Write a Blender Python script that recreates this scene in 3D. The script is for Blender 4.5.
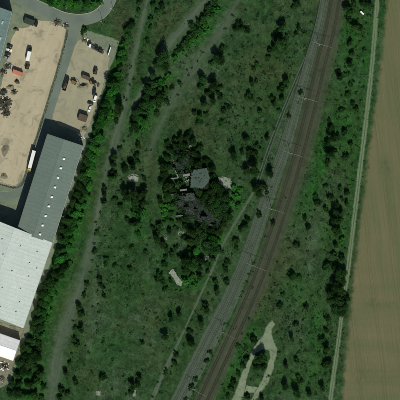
import bpy, bmesh, math, random
import numpy as np
from mathutils import Vector, Matrix
from mathutils.geometry import tessellate_polygon

for o in list(bpy.data.objects):
    bpy.data.objects.remove(o)
SC = bpy.context.scene
COL = SC.collection
S = 0.75                                   # metres per plan unit (survey grid of 400 x 400 units)
def P(x, y): return ((x - 200) * S, (200 - y) * S)
R = math.radians

# ------------------------------------------------------------------ camera, world, sun, exposure
cam_d = bpy.data.cameras.new('camera')
cam = bpy.data.objects.new('camera', cam_d); COL.objects.link(cam)
CAM_H = 1300.0
cam.location = (0, 0, CAM_H)
cam.rotation_euler = (0, 0, 0)
cam_d.sensor_width = 36
cam_d.lens = 36 * CAM_H / 300.0
cam_d.clip_start = 10; cam_d.clip_end = 20000
SC.camera = cam

SUN_AZ, SUN_EL = 167.0, 38.0               # degrees clockwise from north, above the horizon
world = bpy.data.worlds.new('World'); SC.world = world; world.use_nodes = True
wn = world.node_tree
bg = wn.nodes['Background']
sky = wn.nodes.new('ShaderNodeTexSky'); sky.sky_type = 'NISHITA'; sky.sun_disc = False
sky.sun_elevation = R(SUN_EL); sky.sun_rotation = R(SUN_AZ)
wn.links.new(sky.outputs[0], bg.inputs[0]); bg.inputs[1].default_value = 0.05
sd = bpy.data.lights.new('sun', 'SUN'); sd.energy = 4.2; sd.angle = R(0.5); sd.color = (1.0, 0.982, 0.875)
sun = bpy.data.objects.new('sun', sd); COL.objects.link(sun)
dirs = Vector((math.sin(R(SUN_AZ)) * math.cos(R(SUN_EL)), math.cos(R(SUN_AZ)) * math.cos(R(SUN_EL)), math.sin(R(SUN_EL))))
sun.rotation_euler = (-dirs).to_track_quat('-Z', 'Y').to_euler()
sun.location = (0, 0, 200)
vs = SC.view_settings
vs.view_transform = 'Standard'; vs.look = 'None'; vs.exposure = 0.15; vs.gamma = 1.0; vs.use_curve_mapping = False
SC.cycles.filter_width = 2.0

rng = np.random.default_rng(7)
random.seed(7)

# ------------------------------------------------------------------ node helpers
class NT:
    def __init__(s, m):
        m.use_nodes = True; s.t = m.node_tree; s.n = s.t.nodes; s.l = s.t.links
        s.bsdf = s.n['Principled BSDF']
        s.pos = s.n.new('ShaderNodeNewGeometry').outputs['Position']
    def val(s, sock, v):
        if hasattr(v, 'is_output') or isinstance(v, bpy.types.NodeSocket): s.l.new(v, sock)
        else: sock.default_value = v
    def noise(s, scale, detail=3, rough=0.55, vec=None, dist=0.0):
        n = s.n.new('ShaderNodeTexNoise'); n.inputs['Scale'].default_value = scale
        n.inputs['Detail'].default_value = detail; n.inputs['Roughness'].default_value = rough
        n.inputs['Distortion'].default_value = dist
        s.l.new(vec if vec is not None else s.pos, n.inputs['Vector']); return n.outputs[0]
    def math(s, op, a, b=0.0, c=None, clamp=False):
        n = s.n.new('ShaderNodeMath'); n.operation = op; n.use_clamp = clamp
        s.val(n.inputs[0], a); s.val(n.inputs[1], b)
        if c is not None: s.val(n.inputs[2], c)
        return n.outputs[0]
    def mapr(s, v, a, b, c=0.0, d=1.0, smooth=False):
        n = s.n.new('ShaderNodeMapRange'); n.clamp = True
        if smooth: n.interpolation_type = 'SMOOTHSTEP'
        s.l.new(v, n.inputs[0])
        for i, x in zip((1, 2, 3, 4), (a, b, c, d)): s.val(n.inputs[i], x)
        return n.outputs[0]
    def mix(s, f, a, b, mode='MIX'):
        n = s.n.new('ShaderNodeMix'); n.data_type = 'RGBA'; n.blend_type = mode; n.clamp_factor = True
        s.val(n.inputs['Factor'], f)
        for k, v in (('A', a), ('B', b)):
            sock = [i for i in n.inputs if i.name == k and i.type == 'RGBA'][0]
            if isinstance(v, bpy.types.NodeSocket): s.l.new(v, sock)
            else: sock.default_value = (v[0], v[1], v[2], 1)
        return [o for o in n.outputs if o.type == 'RGBA'][0]
    def scale(s, col, f):                       # multiply a colour by a scalar socket
        n = s.n.new('ShaderNodeVectorMath'); n.operation = 'SCALE'
        s.l.new(col, n.inputs[0]); s.val(n.inputs['Scale'], f); return n.outputs[0]
    def attr(s, name):
        n = s.n.new('ShaderNodeAttribute'); n.attribute_name = name; return n
    def sep(s, v):
        n = s.n.new('ShaderNodeSeparateXYZ'); s.l.new(v, n.inputs[0]); return n.outputs
    def comb(s, x, y, z=0.0):
        n = s.n.new('ShaderNodeCombineXYZ')
        for i, v in enumerate((x, y, z)): s.val(n.inputs[i], v)
        return n.outputs[0]
    def ramp(s, f, stops):
        n = s.n.new('ShaderNodeValToRGB'); e = n.color_ramp.elements
        while len(e) < len(stops): e.new(0.5)
        for el, (p, c) in zip(e, stops): el.position = p; el.color = (c[0], c[1], c[2], 1)
        s.l.new(f, n.inputs[0]); return n.outputs[0]
    def bump(s, h, strength=0.3, dist=0.1):
        n = s.n.new('ShaderNodeBump'); n.inputs['Strength'].default_value = strength
        n.inputs['Distance'].default_value = dist
        s.l.new(h, n.inputs['Height']); s.l.new(n.outputs[0], s.bsdf.inputs['Normal'])
    def done(s, col, rough=0.9, spec=0.2, metal=0.0):
        s.val(s.bsdf.inputs['Base Color'], col if isinstance(col, bpy.types.NodeSocket) else (*col, 1))
        s.val(s.bsdf.inputs['Roughness'], rough)
        s.bsdf.inputs['Specular IOR Level'].default_value = spec
        s.bsdf.inputs['Metallic'].default_value = metal

MATS = {}
def simple(name, col, rough=0.6, var=0.25, scale=1.5, metal=0.0, spec=0.3, dirt=None, dirt_amt=0.0):
    if name in MATS: return MATS[name]
    m = bpy.data.materials.new(name); t = NT(m)
    n1 = t.noise(scale, 4, 0.65); n2 = t.noise(scale * 0.13, 3)
    f = t.math('ADD', t.math('MULTIPLY', n1, 0.6), t.math('MULTIPLY', n2, 0.4))
    k = t.mapr(f, 0.3, 0.7, 1 - var, 1 + var)
    rgb = t.n.new('ShaderNodeRGB'); rgb.outputs[0].default_value = (*col, 1)
    c = t.scale(rgb.outputs[0], k)
    if dirt: c = t.mix(t.math('MULTIPLY', t.mapr(t.noise(scale * 0.5, 5, 0.7), 0.5, 0.68), dirt_amt), c, dirt)
    t.done(c, rough, spec, metal)
    t.bump(n1, 0.15, 0.03)
    MATS[name] = m; return m

# --- meadow colour, shared by the ground and by every sheet that fades out into grass
def meadow(t):
    z = t.attr('zone'); zr, zg, zb = None, None, None
    sp = t.n.new('ShaderNodeSeparateColor'); t.l.new(z.outputs['Color'], sp.inputs[0])
    zr, zg, zb = sp.outputs[0], sp.outputs[1], sp.outputs[2]
    n1 = t.noise(0.017, 4, 0.6); n2 = t.noise(0.085, 5, 0.62, dist=0.6); n3 = t.noise(0.5, 5, 0.68); n4 = t.noise(2.6, 3, 0.6); n5 = t.noise(0.21, 4, 0.6, dist=0.5)
    f = t.math('ADD', t.math('MULTIPLY', n2, 0.5), t.math('MULTIPLY', n3, 0.5))
    c = t.ramp(f, [(0.30, (0.0080, 0.031, 0.0085)), (0.43, (0.0145, 0.048, 0.0130)), (0.53, (0.0240, 0.064, 0.0195)), (0.66, (0.046, 0.090, 0.035))])
    n6 = t.noise(0.031, 5, 0.62, dist=0.8); n7 = t.noise(0.0095, 3, 0.5)
    olive = t.mix(n3, (0.022, 0.048, 0.013), (0.054, 0.078, 0.026))
    c = t.mix(t.math('MULTIPLY', t.mapr(n6, 0.46, 0.64, 0.0, 0.75), t.mapr(f, 0.34, 0.58, 0.35, 1.1)), c, olive)
    straw = t.mix(n4, (0.055, 0.074, 0.040), (0.105, 0.118, 0.068))
    n8 = t.noise(0.14, 6, 0.7, dist=1.2)
    c = t.mix(t.math('MULTIPLY', t.mapr(n8, 0.56, 0.70, 0.0, 0.45), t.mapr(n7, 0.35, 0.6, 0.35, 1.0)), c, straw)
    pale = t.mix(n3, (0.038, 0.076, 0.040), (0.084, 0.122, 0.074))
    fp = t.math('ADD', t.mapr(n1, 0.46, 0.68, 0.0, 0.38), zr)
    fp = t.math('MULTIPLY', fp, t.mapr(f, 0.34, 0.6, 0.25, 1.15))
    c = t.mix(fp, c, pale)
    lush = t.mix(n3, (0.006, 0.046, 0.006), (0.024, 0.130, 0.018))
    c = t.mix(t.math('MULTIPLY', zg, t.mapr(n2, 0.32, 0.58, 0.2, 1.0)), c, lush)
    soil = t.mix(n3, (0.032, 0.046, 0.020), (0.068, 0.074, 0.037))
    c = t.mix(t.math('MULTIPLY', zb, t.mapr(f, 0.36, 0.58, 0.3, 1.0)), c, soil)
    c = t.scale(c, t.mapr(n4, 0.25, 0.75, 0.62, 1.38))
    c = t.scale(c, t.mapr(n5, 0.32, 0.66, 0.58, 1.32))
    return c, n3, n4

ZB = []   # vegetation tones: (x, y, rx, ry, channel, strength): 0 pale dry grass, 1 lush, 2 thin brown sward
def Z(x, y, rx, ry, ch, st, rot=0): ZB.append((x, y, rx, ry, ch, st, rot))
Z(122, 20, 10, 24, 2, .7); Z(105, 32, 14, 7, 1, .25); Z(175, 12, 9, 26, 2, .35, 35); Z(160, 30, 8, 22, 2, .3, 30)
Z(205, 28, 9, 18, 1, .75, 35); Z(218, 6, 12, 6, 1, .6); Z(140, 122, 12, 18, 1, .75, 20); Z(170, 76, 9, 6, 1, .6)
Z(198, 100, 18, 30, 2, .25); Z(190, 125, 22, 16, 2, .32); Z(235, 95, 14, 30, 2, .22); Z(262, 70, 26, 14, 2, .30)
Z(215, 140, 20, 24, 2, .28); Z(150, 160, 9, 34, 2, .25); Z(190, 62, 30, 14, 0, .35, 40); Z(238, 30, 24, 20, 0, .22)
Z(178, 90, 8, 30, 0, .45, 25); Z(160, 125, 5, 22, 0, .35, 25); Z(232, 200, 9, 12, 1, .8); Z(215, 238, 11, 8, 1, .9)
Z(168, 205, 9, 12, 1, .45); Z(140, 215, 9, 7, 1, .6); Z(138, 234, 9, 6, 1, .5); Z(185, 284, 30, 7, 1, .6)
Z(160, 262, 12, 8, 1, .4); Z(178, 298, 24, 9, 2, .35); Z(128, 284, 26, 20, 1, .22); Z(106, 355, 14, 22, 1, .35)
Z(135, 318, 7, 6, 0, .95); Z(147, 272, 5, 4, 0, .5); Z(104, 318, 8, 5, 0, .5); Z(98, 394, 5, 4, 0, 1.2); Z(134, 394, 4, 5, 0, 1.2)
Z(150, 308, 10, 10, 0, .4); Z(150, 360, 24, 30, 0, .22); Z(115, 378, 8, 16, 0, .35); Z(96, 300, 9, 34, 0, .4, 10)
Z(240, 180, 8, 30, 0, .35, 20); Z(215, 300, 9, 34, 0, .35, 25); Z(282, 130, 6, 50, 0, .5, 18)
Z(322, 150, 5, 18, 1, .95); Z(306, 205, 7, 22, 1, .6, 15); Z(352, 40, 12, 40, 1, .7); Z(345, 120, 14, 40, 1, .6)
Z(330, 225, 14, 24, 1, .5); Z(314, 238, 6, 40, 0, .5, 8); Z(300, 290, 16, 18, 1, .45); Z(316, 330, 10, 34, 1, .6)
Z(268, 275, 14, 22, 2, .85, 20); Z(288, 250, 20, 20, 2, .5); Z(256, 308, 10, 18, 2, .7, 24); Z(318, 175, 6, 26, 1, .8, 12); Z(300, 330, 14, 16, 0, .4); Z(285, 318, 12, 14, 0, .3)
Z(232, 372, 8, 26, 1, .7, 28); Z(252, 325, 7, 22, 1, .7, 25); Z(305, 378, 22, 18, 1, .45); Z(260, 385, 8, 8, 1, .3)
Z(70, 3, 30, 8, 1, .8); Z(112, 60, 8, 24, 1, .8, 12); Z(104, 110, 8, 30, 1, .9, 15); Z(88, 165, 9, 36, 1, .9, 15); Z(76, 222, 9, 30, 1, .9, 15)
Z(62, 268, 10, 30, 1, .7, 15); Z(46, 310, 12, 30, 1, .7, 15); Z(34, 375, 24, 30, 1, .55, 15); Z(366, 60, 5, 60, 1, .5, 5)
Z(352, 190, 5, 60, 1, .5, 8); Z(310, 10, 14, 30, 2, .25); Z(300, 60, 16, 20, 0, .2); Z(128, 395, 40, 20, 0, .15)
for _x, _y in ((264, 250), (256, 270), (247, 290), (238, 310), (228, 330)): Z(_x, _y, 3, 13, 1, .9, 24)
Z(304, 84, 4, 9, 0, 1.3, 15); Z(296, 102, 4, 12, 0, .7, 18); Z(311, 62, 3, 10, 0, .8, 14)
Z(172, 68, 7, 20, 0, .5, 35); Z(212, 42, 8, 22, 0, .55, 38); Z(228, 14, 9, 16, 0, .4, 35); Z(192, 86, 8, 16, 0, .45, 30); Z(225, 75, 16, 26, 0, .18)
Z(133, 45, 5, 40, 0, .35, 12); Z(120, 140, 6, 26, 0, .4, 14); Z(143, 35, 5, 26, 1, .35, 14); Z(134, 95, 5, 20, 1, .4, 22); Z(100, 240, 8, 40, 0, .28, 12); Z(150, 335, 20, 10, 0, .3); Z(90, 330, 6, 40, 0, .3, 10)
Z(372, 90, 4, 90, 1, .3, 6); Z(347, 300, 5, 90, 2, .3, 8)
def zone_attr(xs, ys):
    px = np.asarray(xs) / S + 200; py = 200 - np.asarray(ys) / S
    out = np.zeros((len(px), 4), np.float32); out[:, 3] = 1
    for x, y, rx, ry, ch, st, rot in ZB:
        a = math.radians(rot); dx, dy = px - x, py - y
        u = dx * math.cos(a) + dy * math.sin(a); v = -dx * math.sin(a) + dy * math.cos(a)
        w = np.exp(-((u / rx) ** 2 + (v / ry) ** 2) ** 1.3) * st
        out[:, ch] = np.minimum(1.2, out[:, ch] + w)
    return out

# ------------------------------------------------------------------ mesh helpers
def link(o, parent=None):
    COL.objects.link(o)
    if parent is not None: o.parent = parent
    return o
def mesh_obj(name, verts, faces, mat, parent=None, smooth=False):
    me = bpy.data.meshes.new(name); me.from_pydata([tuple(map(float, v)) for v in verts], [], faces); me.update()
    if mat is not None: me.materials.append(mat)
    if smooth: me.shade_smooth()
    return link(bpy.data.objects.new(name, me), parent)
def struct(o): o['kind'] = 'structure'; return o
def tag(o, label, cat, group=None):
    o['label'] = label; o['category'] = cat
    if group: o['group'] = group
    return o
def empty(name, label, cat, loc=(0, 0, 0), rz=0.0, group=None):
    o = bpy.data.objects.new(name, None); o.empty_display_size = 0.5; COL.objects.link(o)
    o.location = loc; o.rotation_euler = (0, 0, rz)
    return tag(o, label, cat, group)
def set_zone(o):
    me = o.data; n = len(me.vertices); co = np.empty(n * 3, np.float32); me.vertices.foreach_get('co', co); co = co.reshape(-1, 3)
    a = me.color_attributes.new('zone', 'FLOAT_COLOR', 'POINT'); a.data.foreach_set('color', zone_attr(co[:, 0], co[:, 1]).ravel())
def set_float(o, name, vals):
    a = o.data.attributes.new(name, 'FLOAT', 'POINT'); a.data.foreach_set('value', np.asarray(vals, np.float32))

class MB:
    def __init__(s): s.v = []; s.f = []
    def add(s, vs, fs):
        b = len(s.v); s.v += [tuple(v) for v in vs]; s.f += [tuple(i + b for i in f) for f in fs]; return s
    def box(s, c, d, rz=0.0, taper=1.0, ry=0.0):
        M = Matrix.Translation(c) @ Matrix.Rotation(rz, 4, 'Z') @ Matrix.Rotation(ry, 4, 'Y')
        x, y, z = d[0] / 2, d[1] / 2, d[2] / 2; k = taper
        vs = [(-x, -y, -z), (x, -y, -z), (x, y, -z), (-x, y, -z), (-x * k, -y * k, z), (x * k, -y * k, z), (x * k, y * k, z), (-x * k, y * k, z)]
        return s.add([M @ Vector(v) for v in vs], [(0, 3, 2, 1), (4, 5, 6, 7), (0, 1, 5, 4), (1, 2, 6, 5), (2, 3, 7, 6), (3, 0, 4, 7)])
    def cyl(s, a, b, r0, r1=None, n=10, caps=True):
        r1 = r0 if r1 is None else r1; a, b = Vector(a), Vector(b); d = (b - a).normalized()
        u = d.orthogonal().normalized(); w = d.cross(u); vs = []
        for p, r in ((a, r0), (b, r1)):
            for i in range(n):
                t = 2 * math.pi * i / n; vs.append(p + (u * math.cos(t) + w * math.sin(t)) * r)
        fs = [(i, (i + 1) % n, n + (i + 1) % n, n + i) for i in range(n)]
        if caps: fs += [tuple(range(n - 1, -1, -1)), tuple(range(n, 2 * n))]
        return s.add(vs, fs)
    def prism(s, poly, z0, z1):
        n = len(poly); A = sum(poly[i][0] * poly[(i + 1) % n][1] - poly[(i + 1) % n][0] * poly[i][1] for i in range(n))
        if A < 0: poly = poly[::-1]
        vs = [(x, y, z0) for x, y in poly] + [(x, y, z1) for x, y in poly]
        return s.add(vs, [tuple(range(n - 1, -1, -1)), tuple(range(n, 2 * n))] + [(i, (i + 1) % n, n + (i + 1) % n, n + i) for i in range(n)])
    def prof(s, pts, y0, y1):                   # side profile (x, z) extruded along y
        n = len(pts); A = sum(pts[i][0] * pts[(i + 1) % n][1] - pts[(i + 1) % n][0] * pts[i][1] for i in range(n))
        if A < 0: pts = pts[::-1]
        vs = [(x, y0, z) for x, z in pts] + [(x, y1, z) for x, z in pts]
        return s.add(vs, [tuple(range(n)), tuple(range(2 * n - 1, n - 1, -1))] + [(i, n + i, n + (i + 1) % n, (i + 1) % n) for i in range(n)])
    def build(s, name, mat, parent=None, smooth=False, bevel=0.0):
        o = mesh_obj(name, s.v, s.f, mat, parent, smooth)
        if bevel:
            m = o.modifiers.new('bevel', 'BEVEL'); m.width = bevel; m.segments = 2; m.limit_method = 'ANGLE'
        return o

def catmull(pts, step=2.0):
    p = np.array(pts, float); p = np.vstack([2 * p[0] - p[1], p, 2 * p[-1] - p[-2]]); out = []
    for i in range(1, len(p) - 2):
        d = np.linalg.norm(p[i + 1] - p[i]); n = max(2, int(d / step * 3))
        for k in range(n):
            t = k / n; a, b, c, e = p[i - 1], p[i], p[i + 1], p[i + 2]
            out.append(0.5 * ((2 * b) + (-a + c) * t + (2 * a - 5 * b + 4 * c - e) * t * t + (-a + 3 * b - 3 * c + e) * t ** 3))
    out.append(p[-2]); out = np.array(out)
    L = np.concatenate([[0], np.cumsum(np.linalg.norm(np.diff(out, axis=0), axis=1))])
    n = max(2, int(L[-1] / step)); q = np.linspace(0, L[-1], n + 1)
    return np.stack([np.interp(q, L, out[:, k]) for k in range(out.shape[1])], 1)
def world_line(pts, step=2.0, ext=(0, 0)):      # survey points (x, y, width) -> smooth world line (x, y, width in m)
    w = [(*P(p[0], p[1]), (p[2] if len(p) > 2 else 1) * S) for p in pts]
    l = catmull(w, step)
    if ext[0]:
        d = (l[0] - l[3]); d[2] = 0; d /= np.linalg.norm(d); l = np.vstack([l[0] + d * k for k in np.arange(ext[0], 0, -10.0)] + [l])
    if ext[1]:
        d = (l[-1] - l[-4]); d[2] = 0; d /= np.linalg.norm(d); l = np.vstack([l] + [l[-1] + d * k for k in np.arange(10.0, ext[1] + 1, 10.0)])
    return l
def normals(l):
    t = np.gradient(l[:, :2], axis=0); t /= np.linalg.norm(t, axis=1, keepdims=True) + 1e-9
    return np.stack([t[:, 1], -t[:, 0]], 1)     # right-hand side
def strip(name, line, mat, z=0.03, cols=(-1, -.8, -.5, 0, .5, .8, 1), heights=None, jit=0.0, edge=True):
    n = normals(line); L = np.concatenate([[0], np.cumsum(np.linalg.norm(np.diff(line[:, :2], axis=0), axis=1))])
    m = len(line); k = len(cols); V = []; E = []; U = []; W = []
    for i in range(m):
        for j, c in enumerate(cols):
            o = c * line[i, 2] / 2
            if jit and abs(c) == 1: o += math.copysign(jit * (rng.random() - .5) * 2, c)
            V.append((line[i, 0] + n[i, 0] * o, line[i, 1] + n[i, 1] * o, z + (heights[j] if heights else 0)))
            E.append(abs(c)); U.append(c * line[i, 2] / 2); W.append(L[i])
    F = [(i * k + j, i * k + j + 1, (i + 1) * k + j + 1, (i + 1) * k + j) for i in range(m - 1) for j in range(k - 1)]
    F = [f[::-1] for f in F]
    o = mesh_obj(name, V, F, mat); set_zone(o); set_float(o, 'edge', E); set_float(o, 'across', U); set_float(o, 'along', W)
    me = o.data                                  # make sure faces look up
    if me.polygons[0].normal.z < 0: me.flip_normals()
    return struct(o)
def resample_poly(poly, step):
    out = []
    n = len(poly)
    for i in range(n):
        a, b = np.array(poly[i]), np.array(poly[(i + 1) % n]); d = np.linalg.norm(b - a); k = max(1, int(d / step))
        for j in range(k): out.append(a + (b - a) * j / k)
    return np.array(out)
def patch(name, poly, mat, z=0.03, band=2.0, jit=0.3, step=1.2, world=False):
    pts = poly if world else [P(*p) for p in poly]
    A = sum(pts[i][0] * pts[(i + 1) % len(pts)][1] - pts[(i + 1) % len(pts)][0] * pts[i][1] for i in range(len(pts)))
    if A < 0: pts = pts[::-1]
    p = resample_poly(pts, step); t = np.roll(p, -2, 0) - np.roll(p, 2, 0); t /= np.linalg.norm(t, axis=1, keepdims=True) + 1e-9
    nin = np.stack([-t[:, 1], t[:, 0]], 1); n = len(p)
    j = (rng.random(n) - .5) * 2 * jit; j = (j + np.roll(j, 1) + np.roll(j, -1)) / 2
    outer = p + nin * j[:, None]; inner = p + nin * (band + j[:, None])
    V = [(x, y, z) for x, y in outer] + [(x, y, z) for x, y in inner]
    F = [(i, (i + 1) % n, n + (i + 1) % n, n + i) for i in range(n)]
    tri = tessellate_polygon([[Vector((x, y, 0)) for x, y in inner]])
    F += [tuple(n + i for i in f) for f in tri]
    o = mesh_obj(name, V, F, mat); set_zone(o); set_float(o, 'edge', [1] * n + [0] * n)
    bm = bmesh.new(); bm.from_mesh(o.data)
    for f in bm.faces:
        if f.normal.z < 0: f.normal_flip()
    bm.to_mesh(o.data); bm.free()
    return struct(o)

# ------------------------------------------------------------------ surface materials
def ground_mat():
    m = bpy.data.materials.new('meadow_ground'); t = NT(m); c, n3, n4 = meadow(t)
    t.done(c, 0.95, 0.1); t.bump(t.math('ADD', n3, t.math('MULTIPLY', n4, 0.5)), 0.6, 0.35); return m
def fade_mat(name, ca, cb, edge_lo=0.35, edge_hi=0.95, streak=0.0, grain=0.25, stain=None, stain_amt=0.0, direction=None, dscale=(0.5, 0.03), weeds=0.0, ruts=False):
    """loose surface that breaks up into meadow towards its edge; streak: lines running along a strip"""
    m = bpy.data.materials.new(name); t = NT(m)
    g, n3, n4 = meadow(t)
    fine = t.noise(3.5, 3, 0.7); mid = t.noise(0.28, 5, 0.65); big = t.noise(0.035, 4, 0.6)
    f = t.math('ADD', t.math('MULTIPLY', mid, 0.55), t.math('MULTIPLY', big, 0.45))
    if streak:
        v = t.comb(t.math('MULTIPLY', t.attr('across').outputs['Fac'], dscale[0]), t.math('MULTIPLY', t.attr('along').outputs['Fac'], dscale[1]))
        sn = t.noise(1.0, 4, 0.6, vec=v)
        f = t.math('ADD', t.math('MULTIPLY', f, 1 - streak), t.math('MULTIPLY', sn, streak))
    elif direction is not None:
        p = t.sep(t.pos); ca_, sa_ = math.cos(direction), math.sin(direction)
        al = t.math('ADD', t.math('MULTIPLY', p[0], ca_), t.math('MULTIPLY', p[1], sa_))
        ac = t.math('ADD', t.math('MULTIPLY', p[0], -sa_), t.math('MULTIPLY', p[1], ca_))
        sn = t.noise(1.0, 5, 0.62, vec=t.comb(t.math('MULTIPLY', al, dscale[1]), t.math('MULTIPLY', ac, dscale[0])), dist=0.4)
        f = t.math('ADD', t.math('MULTIPLY', f, 0.5), t.math('MULTIPLY', sn, 0.5))
    c = t.mix(t.mapr(f, 0.33, 0.67), ca, cb)
    if stain is not None:
        c = t.mix(t.math('MULTIPLY', t.mapr(t.noise(0.11, 6, 0.68, dist=0.8), 0.52, 0.66), stain_amt), c, stain)
    c = t.scale(c, t.mapr(fine, 0.25, 0.75, 1 - grain, 1 + grain))
    if ruts:
        mid_ = t.mapr(t.math('ABSOLUTE', t.math('ADD', t.attr('across').outputs['Fac'], t.math('MULTIPLY', t.math('SUBTRACT', mid, .5), .8))), 0.1, 0.55, 1.0, 0.0)
        c = t.mix(t.math('MULTIPLY', mid_, t.mapr(big, .35, .6, .25, .8)), c, g)
    e = t.attr('edge').outputs['Fac']
    nz = t.math('ADD', t.math('MULTIPLY', t.noise(0.35, 5, 0.7), 0.75), t.math('MULTIPLY', fine, 0.25))
    k = t.math('ADD', e, t.math('MULTIPLY', t.math('SUBTRACT', nz, 0.5), 1.5))
    if weeds: k = t.math('ADD', k, t.mapr(t.noise(0.06, 5, 0.65), 0.42, 0.68, 0.0, weeds))
    k = t.mapr(k, edge_lo, edge_hi, smooth=True)
    c = t.mix(k, c, g)
    t.done(c, 0.93, 0.12); t.bump(t.math('ADD', fine, n3), 0.35, 0.12); MATS[name] = m; return m

M_ground = ground_mat()
M_path = fade_mat('dirt_path', (0.042, 0.070, 0.042), (0.092, 0.126, 0.078), 0.25, 1.25, streak=0.6, weeds=0.6, dscale=(0.45, 0.02))
M_path2 = fade_mat('grassy_path', (0.036, 0.064, 0.036), (0.078, 0.108, 0.064), 0.1, 1.2, streak=0.5, weeds=0.75, dscale=(0.6, 0.03))
M_foot = fade_mat('footpath', (0.054, 0.082, 0.052), (0.096, 0.128, 0.086), 0.5, 1.2, streak=0.4, weeds=0.4, dscale=(0.8, 0.04))
M_track = fade_mat('field_track', (0.105, 0.150, 0.082), (0.160, 0.205, 0.122), 0.6, 1.15, streak=0.6, weeds=0.2, dscale=(1.6, 0.03), ruts=True)
M_loop = fade_mat('gravel_loop', (0.140, 0.182, 0.110), (0.215, 0.262, 0.170), 0.5, 1.15, stain=(0.095, 0.125, 0.08), stain_amt=0.8, grain=0.3, weeds=0.25)
M_yard = fade_mat('sandy_gravel', (0.345, 0.302, 0.203), (0.465, 0.408, 0.285), 0.60, 1.3, grain=0.12, stain=(0.222, 0.212, 0.145), stain_amt=0.9, direction=R(252), dscale=(0.22, 0.02))
M_yard2 = fade_mat('trampled_gravel', (0.248, 0.242, 0.163), (0.350, 0.325, 0.222), 0.75, 1.15, grain=0.12, stain=(0.150, 0.170, 0.112), stain_amt=0.6, direction=R(252), dscale=(0.2, 0.03))
M_plot = fade_mat('worn_plot_paving', (0.118, 0.158, 0.105), (0.195, 0.225, 0.150), 0.55, 1.2, stain=(0.08, 0.105, 0.068), stain_amt=0.6)
M_south = fade_mat('brown_yard_soil', (0.14, 0.135, 0.085), (0.26, 0.24, 0.165), 0.6, 1.1, stain=(0.07, 0.075, 0.05), stain_amt=0.8)
M_pad = fade_mat('pale_rubble_pad', (0.10, 0.125, 0.09), (0.25, 0.285, 0.215), 0.35, 1.0, grain=0.35, stain=(0.045, 0.06, 0.04), stain_amt=0.7)
M_ballast_grey = fade_mat('grey_ballast', (0.042, 0.069, 0.043), (0.092, 0.126, 0.086), 0.72, 1.4, streak=0.6, dscale=(0.5, 0.006), grain=0.22, stain=(0.034, 0.056, 0.032), stain_amt=0.6, weeds=0.25)
M_ballast_brown = fade_mat('brown_ballast', (0.038, 0.049, 0.028), (0.070, 0.078, 0.050), 0.55, 1.4, streak=0.5, dscale=(0.5, 0.006), grain=0.2, weeds=0.4, stain=(0.024, 0.042, 0.018), stain_amt=0.7)

def asphalt_mat():
    m = bpy.data.materials.new('asphalt'); t = NT(m)
    n1 = t.noise(0.08, 5, 0.6); n2 = t.noise(1.6, 4, 0.7); n3 = t.noise(9, 2)
    c = t.mix(t.mapr(n1, 0.35, 0.65), (0.112, 0.146, 0.116), (0.150, 0.184, 0.148))
    c = t.mix(t.mapr(n2, 0.55, 0.72, 0, 0.5), c, (0.082, 0.108, 0.078))
    e = t.attr('edge').outputs['Fac']
    c = t.mix(t.mapr(t.math('ADD', e, t.math('MULTIPLY', t.math('SUBTRACT', n2, 0.5), 0.8)), 0.75, 1.05, 0, 0.55), c, (0.17, 0.18, 0.125))
    c = t.scale(c, t.mapr(n3, 0.3, 0.7, 0.9, 1.1)); t.done(c, 0.9, 0.2); t.bump(n3, 0.1, 0.01); return m
M_asphalt = asphalt_mat()

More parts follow.
